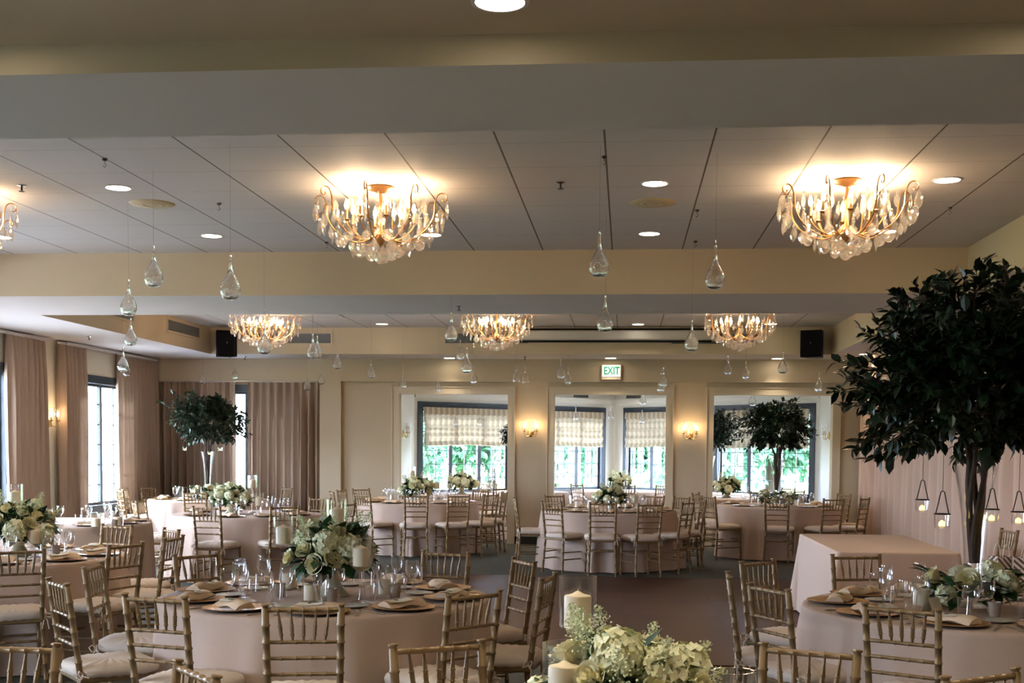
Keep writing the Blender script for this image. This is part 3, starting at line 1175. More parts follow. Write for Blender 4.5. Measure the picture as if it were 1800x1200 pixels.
def astilbe_mesh(seed=4, L=0.17):
    r = random.Random(seed)
    mb = MB()
    mb.tube([(0, 0, -0.05), (0.003, 0, L * 0.5), (0, 0, L)], [0.0022, 0.0018, 0.0008], 4)
    for i in range(46):
        t = i / 46
        z = L * (0.12 + 0.86 * t)
        a = i * 2.4
        l = 0.05 * (1 - t) ** 0.8 + 0.006
        tip = Vector((l * math.cos(a), l * math.sin(a), z + l * 0.75))
        b = Vector((0, 0, z))
        for s in range(5):
            q = b.lerp(tip, (s + 1) / 5)
            e = rv(r) * 0.0065
            f_ = rv(r) * 0.0065
            mb.add([q, q + e, q + e + f_, q + f_], [(0, 1, 2, 3)])
    return mb


ROSE = [rose_mesh(s).mesh('rose', True, 80) for s in (1, 5)]
HYD = hydrangea_mesh().mesh('hydrangea', True, 60)
AST = astilbe_mesh().mesh('astilbe_plume', False)
for me_, m_ in ((ROSE[0], PETAL), (ROSE[1], PETAL), (HYD, HYDR), (AST, ASTIL)):
    me_.materials.append(m_)


def rot_to(d, spin=0.0):
    q = Vector(d).to_track_quat('Z', 'Y')
    return (q @ Euler((0, 0, spin)).to_quaternion()).to_euler()


def bouquet_parts(seed, R=0.235, zc=0.215, low=False):
    r = random.Random(seed)
    P = []
    vase = MB().lathe([(0.0, 0.004), (0.095, 0.004), (0.092, 0.012), (0.055, 0.05), (0.036, 0.10), (0.05, 0.16), (0.085, 0.185), (0.08, 0.185), (0.045, 0.158), (0.0, 0.15)], 20)
    if low:
        vase.v = [(x, y, z * 0.7) for x, y, z in vase.v]
    P.append(part('vase', vase, pmat('cream_vase_glaze', (0.66, 0.58, 0.38), 0.4, 0, 0.1, 30) if 'cream_vase_glaze' not in bpy.data.materials else bpy.data.materials['cream_vase_glaze']))
    g = MB()
    for i in range(240):
        d = rv(r)
        if d.z < -0.35:
            d.z = -d.z * 0.4
        p = Vector((d.x * R * r.uniform(0.7, 1.0), d.y * R * r.uniform(0.7, 1.0), zc + d.z * R * r.uniform(0.5, 0.75)))
        l = r.uniform(0.07, 0.12)
        leaf_geo(g, p * 0.8 + Vector((0, 0, zc)) * 0.2, d + rv(r) * 0.5, Vector((0, 0, 1)) + rv(r) * 0.4, l, l * 0.62, 0.25)
    P.append(part('greenery', g, LEAF2, smooth=True))
    spots = []
    N = 21
    for i in range(N):
        z = 0.98 - 1.12 * (i + 0.5) / N
        a = i * 2.39996 + r.uniform(-0.2, 0.2)
        q = math.sqrt(max(0, 1 - z * z))
        spots.append(Vector((q * math.cos(a), q * math.sin(a), z)))
    for i, d in enumerate(spots):
        q = r.uniform(0.78, 0.98)
        p = Vector((d.x * R * q, d.y * R * q, zc + d.z * R * 0.74 * q))
        if i % 6 in (1, 4):
            P.append(part('hydrangea', HYD, HYDR, p * 1.0, rot_to(d, r.uniform(0, 6)), r.uniform(0.7, 0.92)))
        else:
            P.append(part('rose', ROSE[i % 2], PETAL, p, rot_to(d + rv(r) * 0.35, r.uniform(0, 6)), r.uniform(0.62, 0.95)))
    for i in range(9):
        a = i * 0.7 * 2 + r.uniform(0, 0.5)
        d = Vector((math.cos(a), math.sin(a), r.uniform(0.1, 1.6))).normalized()
        P.append(part('astilbe_plume', AST, ASTIL, (d.x * R * 0.72, d.y * R * 0.72, zc + d.z * R * 0.62), rot_to(d + Vector((0, 0, 0.4)), r.uniform(0, 6)), r.uniform(0.7, 1.0)))
    return P


BOUQ = [bouquet_parts(11, 0.235, 0.20)]
BOUQ_LOW2 = bouquet_parts(23, 0.235, 0.165, low=True)
BOUQ_LOW = bouquet_parts(19, 0.24, 0.16, low=True)
for i, (x, y, sc, lab) in enumerate([
        (-1.63, 6.70, 1.06, 'white rose and hydrangea bouquet among tall candles beside the dance floor'),
        (0.0, 3.22, 0.98, 'white bouquet with feathery plumes at the very bottom of the picture'),
        (-4.50, 8.72, 1.12, 'white bouquet at the table below the window-pier sconce'),
        (-4.78, 14.50, 1.0, 'white bouquet on the table in front of the curtains'),
        (-3.16, 18.40, 1.05, 'round cream bouquet in front of the first archway'),
        (-0.20, 16.60, 0.90, 'cream bouquet under the exit sign, before the middle archway'),
        (-2.89, 21.50, 1.05, 'white bouquet inside the alcove behind the first archway'),
        (-0.12, 24.20, 1.0, 'white bouquet in front of the white corner post of the bay'),
        (1.75, 21.40, 1.0, 'white bouquet inside the alcove, lower corner of the last archway')]):
    thing('flower_arrangement', BOUQ[0] if i == 0 else (BOUQ_LOW if i % 2 else BOUQ_LOW2), lab, 'flowers', (x, y, 0.765), i * 1.9 + 0.4, 'white bouquets on the tables', sc)


# tall centrepiece trees in glass vases
def tree_parts(seed, rx, rz, zc, ntwig, nleaf, L, extra=()):
    cm, tw = crown_mesh(seed, rx, rz, ntwig, nleaf, L, extra)
    r = random.Random(seed + 50)
    P = []
    crown = part('crown', cm, LEAF, (0, 0, zc), smooth=False)
    P.append(crown)
    P.append(part('twigs', tw, BARK, (0, 0, zc)))
    tr = MB()
    for k in range(5):
        a = k * 2 * PI / 5 + 0.3
        pts, rad = [], []
        for i in range(9):
            t = i / 8
            spread = 0.012 + 0.045 * t + 0.8 * max(0, t - 0.6) ** 1.4
            aa = a + 3.0 * t * (1 if k % 2 else 0.7)
            pts.append((spread * math.cos(aa) + 0.008 * math.sin(9 * t + k), spread * math.sin(aa), 0.24 + t * (zc - 0.05 - 0.24)))
            rad.append(0.019 - 0.008 * t)
        tr.tube(pts, rad, 7)
    P.append(part('trunk', tr, BARK))
    vz = MB().lathe([(0.0, 0.006), (0.10, 0.006), (0.10, 0.012), (0.03, 0.03), (0.03, 0.06), (0.046, 0.10), (0.05, 0.25), (0.062, 0.42), (0.085, 0.62), (0.115, 0.76), (0.111, 0.76), (0.08, 0.62), (0.057, 0.42), (0.045, 0.25), (0.04, 0.11), (0.0, 0.10)], 24)
    P.append(part('vase', vz, GLASS))
    return P


TREE_BIG = tree_parts(31, 0.66, 0.53, 1.165, 720, 9, 0.085, (((-1, 0, -0.12), 0.10), ((0.02, 0.1, 1), 0.22), ((-0.6, 0, 0.8), 0.10), ((-0.75, -0.1, -0.6), 0.25)))
TREE_SM = tree_parts(47, 0.56, 0.56, 1.23, 430, 9, 0.085)
thing('centrepiece_tree', TREE_BIG, 'large dark-leaved tree in a glass vase, in front of the blush drape', 'tree', (1.86, 6.72, 0.765), 0.0, 'leafy trees on tables')
for x, y, a, s, lab in ((-6.47, 18.5, 1.0, 0.97, 'leafy tree in a glass vase in front of the corner curtains'),
                        (2.27, 18.7, 2.7, 0.93, 'leafy tree in a glass vase standing in front of the last archway'),
                        (1.58, 23.38, 4.2, 0.93, 'leafy tree inside the alcove, half hidden by the pier of the last archway'),
                        (-1.82, 23.30, 5.1, 0.93, 'leafy tree inside the alcove, almost hidden behind the lit sconce pier')):
    thing('centrepiece_tree', TREE_SM, lab, 'tree', (x, y, 0.765), a, 'leafy trees on tables', s)


def ring_parts(seed):
    r = random.Random(seed)
    P = []
    g = MB()
    for i in range(150):
        a = r.uniform(0, 2 * PI)
        rr = r.uniform(0.12, 0.23)
        p = Vector((rr * math.cos(a), rr * math.sin(a), r.uniform(0.02, 0.17)))
        l = r.uniform(0.07, 0.12)
        leaf_geo(g, p, Vector((math.cos(a), math.sin(a), r.uniform(-0.3, 0.9))) + rv(r) * 0.5, Vector((0, 0, 1)) + rv(r) * 0.4, l, l * 0.6, 0.2)
    P.append(part('greenery', g, LEAF2))
    for i in range(9):
        a = i * 2 * PI / 9 + r.uniform(-0.15, 0.15)
        d = Vector((math.cos(a), math.sin(a), r.uniform(0.3, 1.1))).normalized()
        p = Vector((0.2 * math.cos(a), 0.2 * math.sin(a), r.uniform(0.08, 0.17)))
        if i % 2:
            P.append(part('hydrangea', HYD, HYDR, p, rot_to(d), r.uniform(0.7, 0.9)))
        else:
            P.append(part('rose', ROSE[i % 2], PETAL, p, rot_to(d), r.uniform(0.9, 1.15)))
    return P


RING = ring_parts(9)
for x, y, a, lab in ((1.86, 6.72, 0.3, 'wreath of dark leaves and white blooms round the big tree vase'),
                     (-6.47, 18.5, 1.3, 'low wreath of leaves round the vase of the corner tree'),
                     (2.27, 18.7, 2.2, 'low white-bloomed wreath round the vase of the archway tree')):
    thing('flower_wreath', RING, lab, 'flowers', (x, y, 0.765), a, 'wreaths round the tree vases')

# little lanterns hung in the trees
def lantern_parts():
    cup = MB().lathe([(0.0, -0.165), (0.03, -0.165), (0.034, -0.155), (0.036, -0.10), (0.033, -0.10), (0.031, -0.155), (0.0, -0.158)], 14)
    wire = MB()
    wire.tube([(0.036 * math.cos(t), 0.036 * math.sin(t), -0.1) for t in [k * PI / 8 for k in range(17)]], 0.0028, 5)
    wire.tube([(-0.036, 0, -0.1), (-0.022, 0, -0.05), (-0.010, 0, 0.0), (0, 0, 0.005), (0.010, 0, 0.0), (0.022, 0, -0.05), (0.036, 0, -0.1)], 0.0028, 5)
    thr = MB().tube([(0, 0, 0.004), (0, 0, 0.30)], 0.0015, 4)
    return [part('glass_cup', cup, GLASS), part('wire_handle', wire, HOOK), part('tea_light', MB().lathe([(0, -0.155), (0.014, -0.155), (0.014, -0.14), (0.006, -0.132), (0, -0.128)], 10), LED), part('thread', thr, HOOK)]


LANT = lantern_parts()
for x, y, z, s, lab in ((1.58, 6.70, 1.44, 1.0, 'tea-light lantern hanging from the big tree, farthest from the trunk'),
                        (1.66, 6.60, 1.385, 1.15, 'tilted tea-light lantern under the big tree, lowest on the window side'),
                        (1.93, 6.66, 1.40, 1.05, 'tea-light lantern hanging just beside the trunk of the big tree'),
                        (2.085, 6.72, 1.385, 1.05, 'tea-light lantern hanging from the big tree at the drape end'),
                        (-6.72, 18.2, 1.66, 0.9, 'small glass lantern under the corner tree on the window side'),
                        (-6.33, 18.2, 1.60, 0.9, 'small glass lantern under the corner tree beside its vase'),
                        (-6.18, 18.25, 1.66, 0.9, 'small glass lantern under the corner tree on the doorway side'),
                        (2.33, 18.45, 1.52, 0.9, 'small glass lantern under the archway tree')):
    thing('hanging_lantern', LANT, lab, 'lantern', (x, y, z), 0.4, 'tea-light lanterns in the trees', s)

# ---------------------------------------------------------------- candles
def candle(r, h):
    return MB().lathe([(0, 0), (r, 0), (r * 1.0, h * 0.88), (r * 0.94, h * 0.93), (r * 0.45, h * 0.98), (r * 0.16, h * 1.05), (0.0015, h * 1.07), (0.0015, h * 1.12), (0, h * 1.12)], 18)


CAND = candle(0.042, 0.105).mesh('pillar_candle', True, 40)
CAND_L = candle(0.042, 0.105).mesh('pillar_candle', True, 40)


def hurricane_parts(h, cr=0.058):
    g = MB().lathe([(0, 0), (0.055, 0), (0.055, 0.006), (0.014, 0.016), (0.009, 0.03), (0.009, h - 0.04), (0.014, h - 0.02), (0.045, h), (cr, h + 0.012), (cr, h + 0.165), (cr - 0.004, h + 0.165), (cr - 0.004, h + 0.014), (0, h + 0.006)], 24)
    return [part('glass_holder', g, GLASS), part('pillar_candle', CAND, WAX, (0, 0, h + 0.008))]


def cylinder_parts():
    g = MB().lathe([(0, 0), (0.052, 0), (0.054, 0.005), (0.054, 0.15), (0.05, 0.15), (0.05, 0.008), (0, 0.008)], 24)
    c = MB().lathe([(0, 0.009), (0.044, 0.009), (0.044, 0.085), (0.04, 0.09), (0.0, 0.083)], 18)
    return [part('glass_cylinder', g, GLASS), part('pillar_candle', c, WAX)]


VOT = MB().lathe([(0, 0), (0.026, 0), (0.033, 0.075), (0.030, 0.075), (0.024, 0.006), (0, 0.006)], 16).mesh('votive_cup', True, 40)
VOT.materials.append(MERC)
HUR = {h: hurricane_parts(h) for h in (0.10, 0.19, 0.26, 0.36)}
CYL = cylinder_parts()
for x, y, h, lab in ((-1.97, 6.92, 0.26, 'tall stemmed candle holder on the window side of the dance-floor bouquet'),
                     (-1.68, 7.02, 0.36, 'tallest stemmed candle holder, rising behind the dance-floor bouquet'),
                     (-1.40, 6.40, 0.19, 'stemmed candle holder in front of the dance-floor bouquet, drape side'),
                     (-0.14, 3.72, 0.28, 'big glass candle holder over the brown dance floor'),
                     (-0.15, 3.12, 0.17, 'glass candle holder in front of the bouquet closest to the camera'),
                     (0.31, 3.45, 0.05, 'low glass candle holder at the bottom edge, beside the closest bouquet'),
                     (-4.66, 8.98, 0.36, 'tall candle holder behind the bouquet nearest the windows'),
                     (-4.30, 8.55, 0.10, 'short candle holder beside the bouquet nearest the windows'),
                     (-4.62, 14.85, 0.30, 'stemmed candle holder behind the bouquet facing the curtains'),
                     (-4.42, 14.45, 0.10, 'stemmed candle holder beside the bouquet facing the curtains'),
                     (-3.30, 18.75, 0.36, 'tall candle holder behind the first-archway bouquet'),
                     (-2.86, 18.45, 0.19, 'candle holder beside the first-archway bouquet'),
                     (0.12, 16.55, 0.10, 'candle holder beside the bouquet under the exit sign')):
    if h not in HUR:
        HUR[h] = hurricane_parts(h)
    thing('candle_holder', HUR[h], lab, 'candle holder', (x, y, 0.765), 0, 'stemmed glass candle holders')
for x, y, lab in ((-1.67, 6.42, 'glass cylinder with candle directly in front of the dance-floor bouquet'),
                  (-1.33, 6.74, 'glass cylinder with candle at the drape side of the dance-floor bouquet'),
                  (-1.95, 6.98, 'glass cylinder with candle at the window side of the dance-floor bouquet'),
                  (2.13, 6.45, 'glass cylinder with candle on the big-tree table, drape side'),
                  (1.60, 6.75, 'glass cylinder with candle on the big-tree table, window side'),
                  (-5.30, 11.85, 'glass cylinder with tall candle on the table close to the windows'),
                  (-5.20, 12.15, 'second glass cylinder on the table close to the windows, drape side'),
                  (2.55, 18.5, 'glass cylinder with candle on the archway-tree table'),
                  (0.22, 16.35, 'glass cylinder with candle on the table under the exit sign'),
                  (-2.82, 18.2, 'glass cylinder with candle on the first-archway table')):
    thing('candle_cylinder', CYL, lab, 'candle', (x, y, 0.765), 0, 'candles in glass cylinders')
for x, y, lab in ((-1.555, 6.40, 'smoky votive cup in front of the dance-floor bouquet'),
                  (-1.255, 6.62, 'smoky votive cup beside the drape-side candle cylinder'),
                  (-1.90, 6.60, 'smoky votive cup on the window side of the dance-floor bouquet'),
                  (1.87, 6.36, 'smoky votive cup in front of the big-tree wreath'),
                  (-4.25, 8.80, 'smoky votive cup beside the bouquet nearest the windows'),
                  (-5.16, 11.98, 'smoky votive cup on the table close to the windows')):
    tag(link('votive_cup', VOT, MERC, None, (x, y, 0.765)), lab, 'votive', 'smoky votive cups')

# ---------------------------------------------------------------- place settings
def goblet(r, h, bowl):
    zs = h - bowl
    return MB().lathe([(0, 0.0), (0.034, 0.0), (0.034, 0.003), (0.006, 0.009), (0.0042, 0.02), (0.0045, zs - 0.008), (0.012, zs), (r * 0.75, zs + bowl * 0.2), (r, zs + bowl * 0.5), (r * 0.9, h), (r * 0.87, h),
                       (r * 0.96, zs + bowl * 0.5), (r * 0.71, zs + bowl * 0.22), (0.0, zs + 0.006)], 18).mesh('goblet', True, 50)


WINE = goblet(0.036, 0.20, 0.095)
WATER = goblet(0.043, 0.175, 0.105)
TUMB = MB().lathe([(0, 0), (0.03, 0), (0.037, 0.105), (0.035, 0.105), (0.028, 0.008), (0, 0.008)], 18).mesh('tumbler', True, 40)
for q in (WINE, WATER, TUMB):
    q.materials.append(GLASS)
PL_TOP = part('plate_top', MB().lathe([(0, 0.0095), (0.105, 0.0095), (0.118, 0.0125), (0.160, 0.0175), (0.165, 0.0170)], 40), CHARG, ang=60)
PL_BOT = part('plate_underside', MB().lathe([(0, 0.0), (0.10, 0.0), (0.108, 0.003), (0.162, 0.0135), (0.165, 0.0170)], 40), RIM, ang=60)
CHARGER = [PL_TOP, PL_BOT]


def napkin_parts():
    def fn(i, j):
        u = (i - 0.5) * 2
        w = 0.052 + 0.016 * j
        y = -0.115 + 0.23 * j
        z = 0.020 + 0.030 * (1 - abs(u) ** 3) * (0.55 + 0.6 * math.sin(PI * (0.15 + 0.8 * j))) + 0.006 * math.sin(j * 8 + u * 2)
        return (w * u + 0.012 * math.sin(j * 3), y, z)
    m = MB().sheet(fn, 10, 14)
    m.sheet(lambda i, j: (fn(i, j)[0] * 1.0, fn(i, j)[1], 0.0185), 10, 14)
    for j in (0, 1):
        m.sheet(lambda i, k, j=j: (fn(i, j)[0], fn(i, j)[1], 0.0185 + (fn(i, j)[2] - 0.0185) * k), 10, 2)
    menu = part('menu_card', MB().sheet(lambda i, j: (0.043 * (2 * i - 1), -0.03 + 0.13 * j, fn(0.5, 0.37 + 0.5 * j)[2] + 0.003 - 0.02 * (2 * i - 1) ** 2 * 0.3), 6, 8), CARD,
                subs=[part('pressed_leaf', MB().lathe([(0, 0.002), (0.012, 0.001), (0.013, 0.0)], 12), LEAF2, (0.0, 0.045, 0.051), (0, 0, 0), (1.5, 0.7, 1))])
    return [part('napkin_fold', m, NAPK, ang=70), menu]


NAP = napkin_parts()


def fork_mesh():
    m = MB()
    m.rbox(-0.004, 0.004, -0.095, 0.03, 0.001, 0.004, 0.001)
    m.rbox(-0.011, 0.011, 0.03, 0.055, 0.001, 0.0045, 0.001)
    for k in range(4):
        x = -0.009 + 0.006 * k
        m.rbox(x - 0.0016, x + 0.0016, 0.055, 0.095, 0.001, 0.004, 0.0006)
    return m.mesh('fork', False)


def knife_mesh():
    m = MB()
    m.rbox(-0.006, 0.006, -0.105, 0.0, 0.001, 0.006, 0.0015)
    m.add([(-0.008, 0, 0.001), (0.008, 0, 0.001), (0.008, 0.09, 0.001), (-0.004, 0.118, 0.001), (-0.008, 0, 0.004), (0.008, 0, 0.0025), (0.008, 0.09, 0.0025), (-0.004, 0.118, 0.003)],
          [(0, 3, 2, 1), (4, 5, 6, 7), (0, 1, 5, 4), (1, 2, 6, 5), (2, 3, 7, 6), (3, 0, 4, 7)])
    return m.mesh('knife', False)


FORK, KNIFE = fork_mesh(), knife_mesh()
FORK.materials.append(STEEL)
KNIFE.materials.append(STEEL)
BREAD = MB().lathe([(0, 0.0), (0.045, 0.0), (0.078, 0.011), (0.08, 0.012), (0.076, 0.0135), (0.045, 0.004), (0, 0.004)], 28).mesh('bread_plate', True, 50)
BREAD.materials.append(CHINA)

SETT = {  # start angle, number, tier, skip
    'A': ([-79, -115, -151, 173, 141, 106, 67, 34, -4, -43], 1),
    'B': ([-62, -26, 10, 46, 84, -98], 1),
    'I': ([-78, -114, -152, 170, 137, 103, 68], 1),
    'C': ([-80, -44, -8, 28], 2),
    'D': ([-90, -54, -18, 60, 126, 162, -126], 2),
    'E': ([-60, -100, -140, 180, 130, 40], 2),
    'F': ([-112, -83, -52, -25, 8, 50, 145, 176, -150], 2),
    'G': ([-92, -64, -33, 0, 40, 74, 130, -172, -124], 2),
    'H': ([-98, -62, -30, 32, 70, 155, -142], 2),
    'M': ([-50, 5, 60, -125], 3),
    'N': ([-85, -50, -125], 3),
    'P': ([-130, -70, -35, 40], 3),
}
TT = 0.765
rnd = random.Random(77)
for t, (angs, tier) in SETT.items():
    c, ph = TABS[t]
    taken = {}
    short = ph
    for a in angs:
        order = sorted(SECT, key=lambda q: abs((a - q + 180) % 360 - 180))
        s = next(q for q in order if q not in taken)
        taken[s] = 1
        pos = SECT[s]
        ar = math.radians(a)
        u = Vector((math.cos(ar), math.sin(ar), 0))     # outwards to the guest
        w = Vector((-u.y, u.x, 0))
        rz = ar + PI / 2
        base = Vector((c[0], c[1], TT))

        def at(rr, side):
            return base + u * rr + w * side
        if tier < 3:
            thing('charger_plate', CHARGER, 'gold charger, %s of %s' % (pos, short), 'plate', at(0.725, 0), rz, 'gold chargers')
            n = thing('napkin', NAP, 'peach napkin, %s of %s' % (pos, short), 'napkin', at(0.725, 0), rz + rnd.uniform(0.7, 1.5), 'folded peach napkins')
        if tier == 1:
            tag(link('fork', FORK, STEEL, None, at(0.74, -0.20), (0, 0, rz + PI)), 'steel fork, %s of %s' % (pos, short), 'fork', 'steel forks')
            tag(link('knife', KNIFE, STEEL, None, at(0.74, 0.195), (0, 0, rz + PI)), 'steel knife, %s of %s' % (pos, short), 'knife', 'steel knives')
            tag(link('bread_plate', BREAD, CHINA, None, at(0.50, -0.16)), 'white side plate, %s of %s' % (pos, short), 'plate', 'white side plates')
        kinds = [('wine_glass', WINE, 'wine glass', 0.47, 0.10), ('water_goblet', WATER, 'stemmed water goblet', 0.53, 0.02)]
        if tier < 3:
            kinds.append(('tumbler', TUMB, 'short clear tumbler', 0.45, 0.0))
        if tier == 3:
            kinds = kinds[:1]
        for nm, me, lb, rr, sd in kinds:
            tag(link(nm, me, GLASS, None, at(rr + rnd.uniform(-0.02, 0.02), sd + rnd.uniform(-0.02, 0.02))), '%s, %s of %s' % (lb, pos, short), 'glass', lb + ' set')

# folded menu card on the big-tree table and a card on a chair seat
m = MB().add([(-0.06, -0.035, 0), (0.06, -0.035, 0), (0.06, 0, 0.085), (-0.06, 0, 0.085), (0.06, 0.04, 0), (-0.06, 0.04, 0)], [(0, 1, 2, 3), (3, 2, 4, 5)])
tag(link('table_card', m.mesh('table_card', False), CARD, None, (1.58, 6.42, TT), (0, 0, 0.9)), 'folded cream table card standing on the big-tree table', 'card')
tag(link('folded_napkin', MB().rbox(-0.13, 0.13, -0.05, 0.05, 0, 0.022, 0.008).mesh('folded_napkin', True, 50), NAPK, None, (3.22, 18.13, 0.519), (0, 0, 0.4)),
    'folded linen lying on the chair seat next to the drape, small-tree table', 'napkin')

# ---------------------------------------------------------------- chandeliers
def pendant_mesh():
    """faceted almond drop with a small bead above it"""
    m = MB()
    m.lathe([(0.0, 0.0), (0.010, -0.006), (0.021, -0.034), (0.025, -0.056), (0.018, -0.082), (0.0, -0.104)], 6)
    m.v = [(x, y * 0.5, z) for x, y, z in m.v]
    m.lathe([(0.0, 0.022), (0.009, 0.013), (0.009, 0.006), (0.0, -0.002)], 6)
    return m.mesh('crystal_drop', False)


def cutball_mesh():
    m = MB()
    m.lathe([(0.0, 0.0), (0.020, -0.006), (0.038, -0.026), (0.042, -0.046), (0.035, -0.068), (0.017, -0.084), (0.0, -0.088)], 9)
    return m.mesh('crystal_ball', False)


PEND, CBALL = pendant_mesh(), cutball_mesh()
PEND.materials.append(CRYS)
CBALL.materials.append(CRYS)


def curve_pts(P, n=14):
    """smooth curve through control points"""
    P = [Vector(p) for p in P]
    out = []
    for i in range(len(P) - 1):
        p0, p1, p2, p3 = P[max(0, i - 1)], P[i], P[i + 1], P[min(len(P) - 1, i + 2)]
        for k in range(n):
            t = k / n
            out.append(0.5 * ((2 * p1) + (p2 - p0) * t + (2 * p0 - 5 * p1 + 4 * p2 - p3) * t * t + (3 * p1 - p0 - 3 * p2 + p3) * t ** 3))
    out.append(P[-1])
    return out


def chandelier_parts():
    P = []
    P.append(part('canopy', MB().lathe([(0, 0), (0.095, 0), (0.105, -0.012), (0.085, -0.026), (0.05, -0.034), (0.02, -0.05), (0, -0.05)], 20), COPPER))
    P.append(part('stem', MB().lathe([(0, -0.03), (0.011, -0.04), (0.011, -0.12), (0.022, -0.15), (0.011, -0.18), (0.014, -0.30), (0.05, -0.335), (0.055, -0.36), (0.03, -0.40), (0.012, -0.42), (0, -0.43)], 14), COPPER))
    rc = [(0.0, 0.0)]
    for k in range(8):
        a = 2 * PI * k / 8 + 0.2
        R = Matrix.Rotation(a, 4, 'Z')
        # candle arm
        arm = MB().tube(curve_pts([(0.045, 0, -0.345), (0.10, 0, -0.375), (0.18, 0, -0.345), (0.235, 0, -0.285), (0.245, 0, -0.255)], 6), 0.006, 6)
        arm.lathe([(0.0, -0.26), (0.012, -0.26), (0.026, -0.245), (0.024, -0.243), (0.0, -0.248)], 10, Matrix.Translation((0.245, 0, 0)))
        arm.tube([(0.245, 0, -0.25), (0.245, 0, -0.175)], 0.0095, 8)
        blb = MB().lathe([(0.0, -0.178), (0.009, -0.172), (0.0165, -0.152), (0.012, -0.125), (0.004, -0.102), (0, -0.098)], 10, Matrix.Translation((0.245, 0, 0)))
        P.append(part('candle_arm', arm, COPPER, rot=(0, 0, a), subs=[part('bulb', blb, BULB)]))
        # outer scroll
        a2 = a + PI / 8
        sc = MB()
        sc.tube(curve_pts([(0.05, 0, -0.36), (0.17, 0, -0.395), (0.31, 0, -0.33), (0.385, 0, -0.23), (0.40, 0, -0.12), (0.425, 0, -0.065), (0.462, 0, -0.058), (0.485, 0, -0.085), (0.475, 0, -0.115), (0.452, 0, -0.112), (0.452, 0, -0.095)], 5),
                [0.0065] * 21 + [0.005] * 20 + [0.004] * 10, 6)
        sc.tube(curve_pts([(0.375, 0, -0.25), (0.41, 0, -0.19), (0.45, 0, -0.185), (0.462, 0, -0.21), (0.445, 0, -0.22)], 5), 0.0045, 5)
        P.append(part('scroll_arm', sc, COPPER, rot=(0, 0, a2)))
        c_, s_ = math.cos(a2), math.sin(a2)
        for rr, z, sc_ in ((0.485, -0.125, 1.15), (0.452, -0.235, 1.05)):
            P.append(part('crystal_drop', PEND, CRYS, (rr * c_, rr * s_, z), (0, 0, a2 + PI / 2 + 0.3 * k), sc_))
        c_, s_ = math.cos(a), math.sin(a)
        P.append(part('crystal_drop', PEND, CRYS, (0.17 * c_, 0.17 * s_, -0.10), (0, 0, a + 0.5 * k), 1.2))
    for rr, z, n, me in ((0.33, -0.115, 10, PEND), (0.30, -0.215, 11, PEND), (0.455, -0.165, 12, PEND), (0.415, -0.245, 14, PEND), (0.36, -0.305, 14, PEND), (0.285, -0.345, 12, CBALL), (0.21, -0.385, 11, PEND), (0.15, -0.405, 8, CBALL), (0.08, -0.44, 5, CBALL)):
        for k in range(n):
            a = 2 * PI * k / n + rr * 9
            P.append(part('crystal_drop' if me is PEND else 'crystal_ball', me, CRYS, (rr * math.cos(a), rr * math.sin(a), z - 0.012 * (k % 2)), (0, 0, a + PI / 2 + 0.4 * k), 1.0 - 0.1 * (k % 3)))
    P.append(part('crystal_ball', CBALL, CRYS, (0, 0, -0.455), (0, 0, 0), 1.1, label='largest faceted crystal at the bottom tip'))
    return P


CHAN = chandelier_parts()
CHL = []
for x, y, lab, on in ((-1.78, 8.78, 'gilt crystal chandelier with scroll arms, glowing on the near tiled ceiling, window side', 1.0),
                  (1.50, 8.73, 'dazzling crystal chandelier on the near tiled ceiling, drape side', 1.25),
                  (-5.06, 8.78, 'crystal chandelier of the near ceiling just outside the picture by the windows', 1.0),
                  (-5.02, 16.75, 'glowing crystal chandelier under the far ceiling, closest to the wall speaker and curtains', 0.9),
                  (-1.78, 16.75, 'copper-toned crystal chandelier under the middle of the far ceiling', 0.8),
                  (1.50, 16.75, 'dimmer clear crystal chandelier under the far ceiling, next to the drape-side speaker', 0.45)):
    rz = 0.35 * x
    thing('chandelier', CHAN, lab, 'chandelier', (x, y, ZT), rz, 'crystal chandeliers', 1.0)
    for k in range(0, 8, 2):
        a = 2 * PI * k / 8 + 0.2 + rz
        d = bpy.data.lights.new('chandelier_bulb_light', 'POINT')
        d.energy = 14.0 * on
        d.color = (1.0, 0.70, 0.42)
        d.shadow_soft_size = 0.03
        l = bpy.data.objects.new('chandelier_bulb_light', d)
        COL.objects.link(l)
        l.location = (x + 0.245 * math.cos(a), y + 0.245 * math.sin(a), ZT - 0.14)

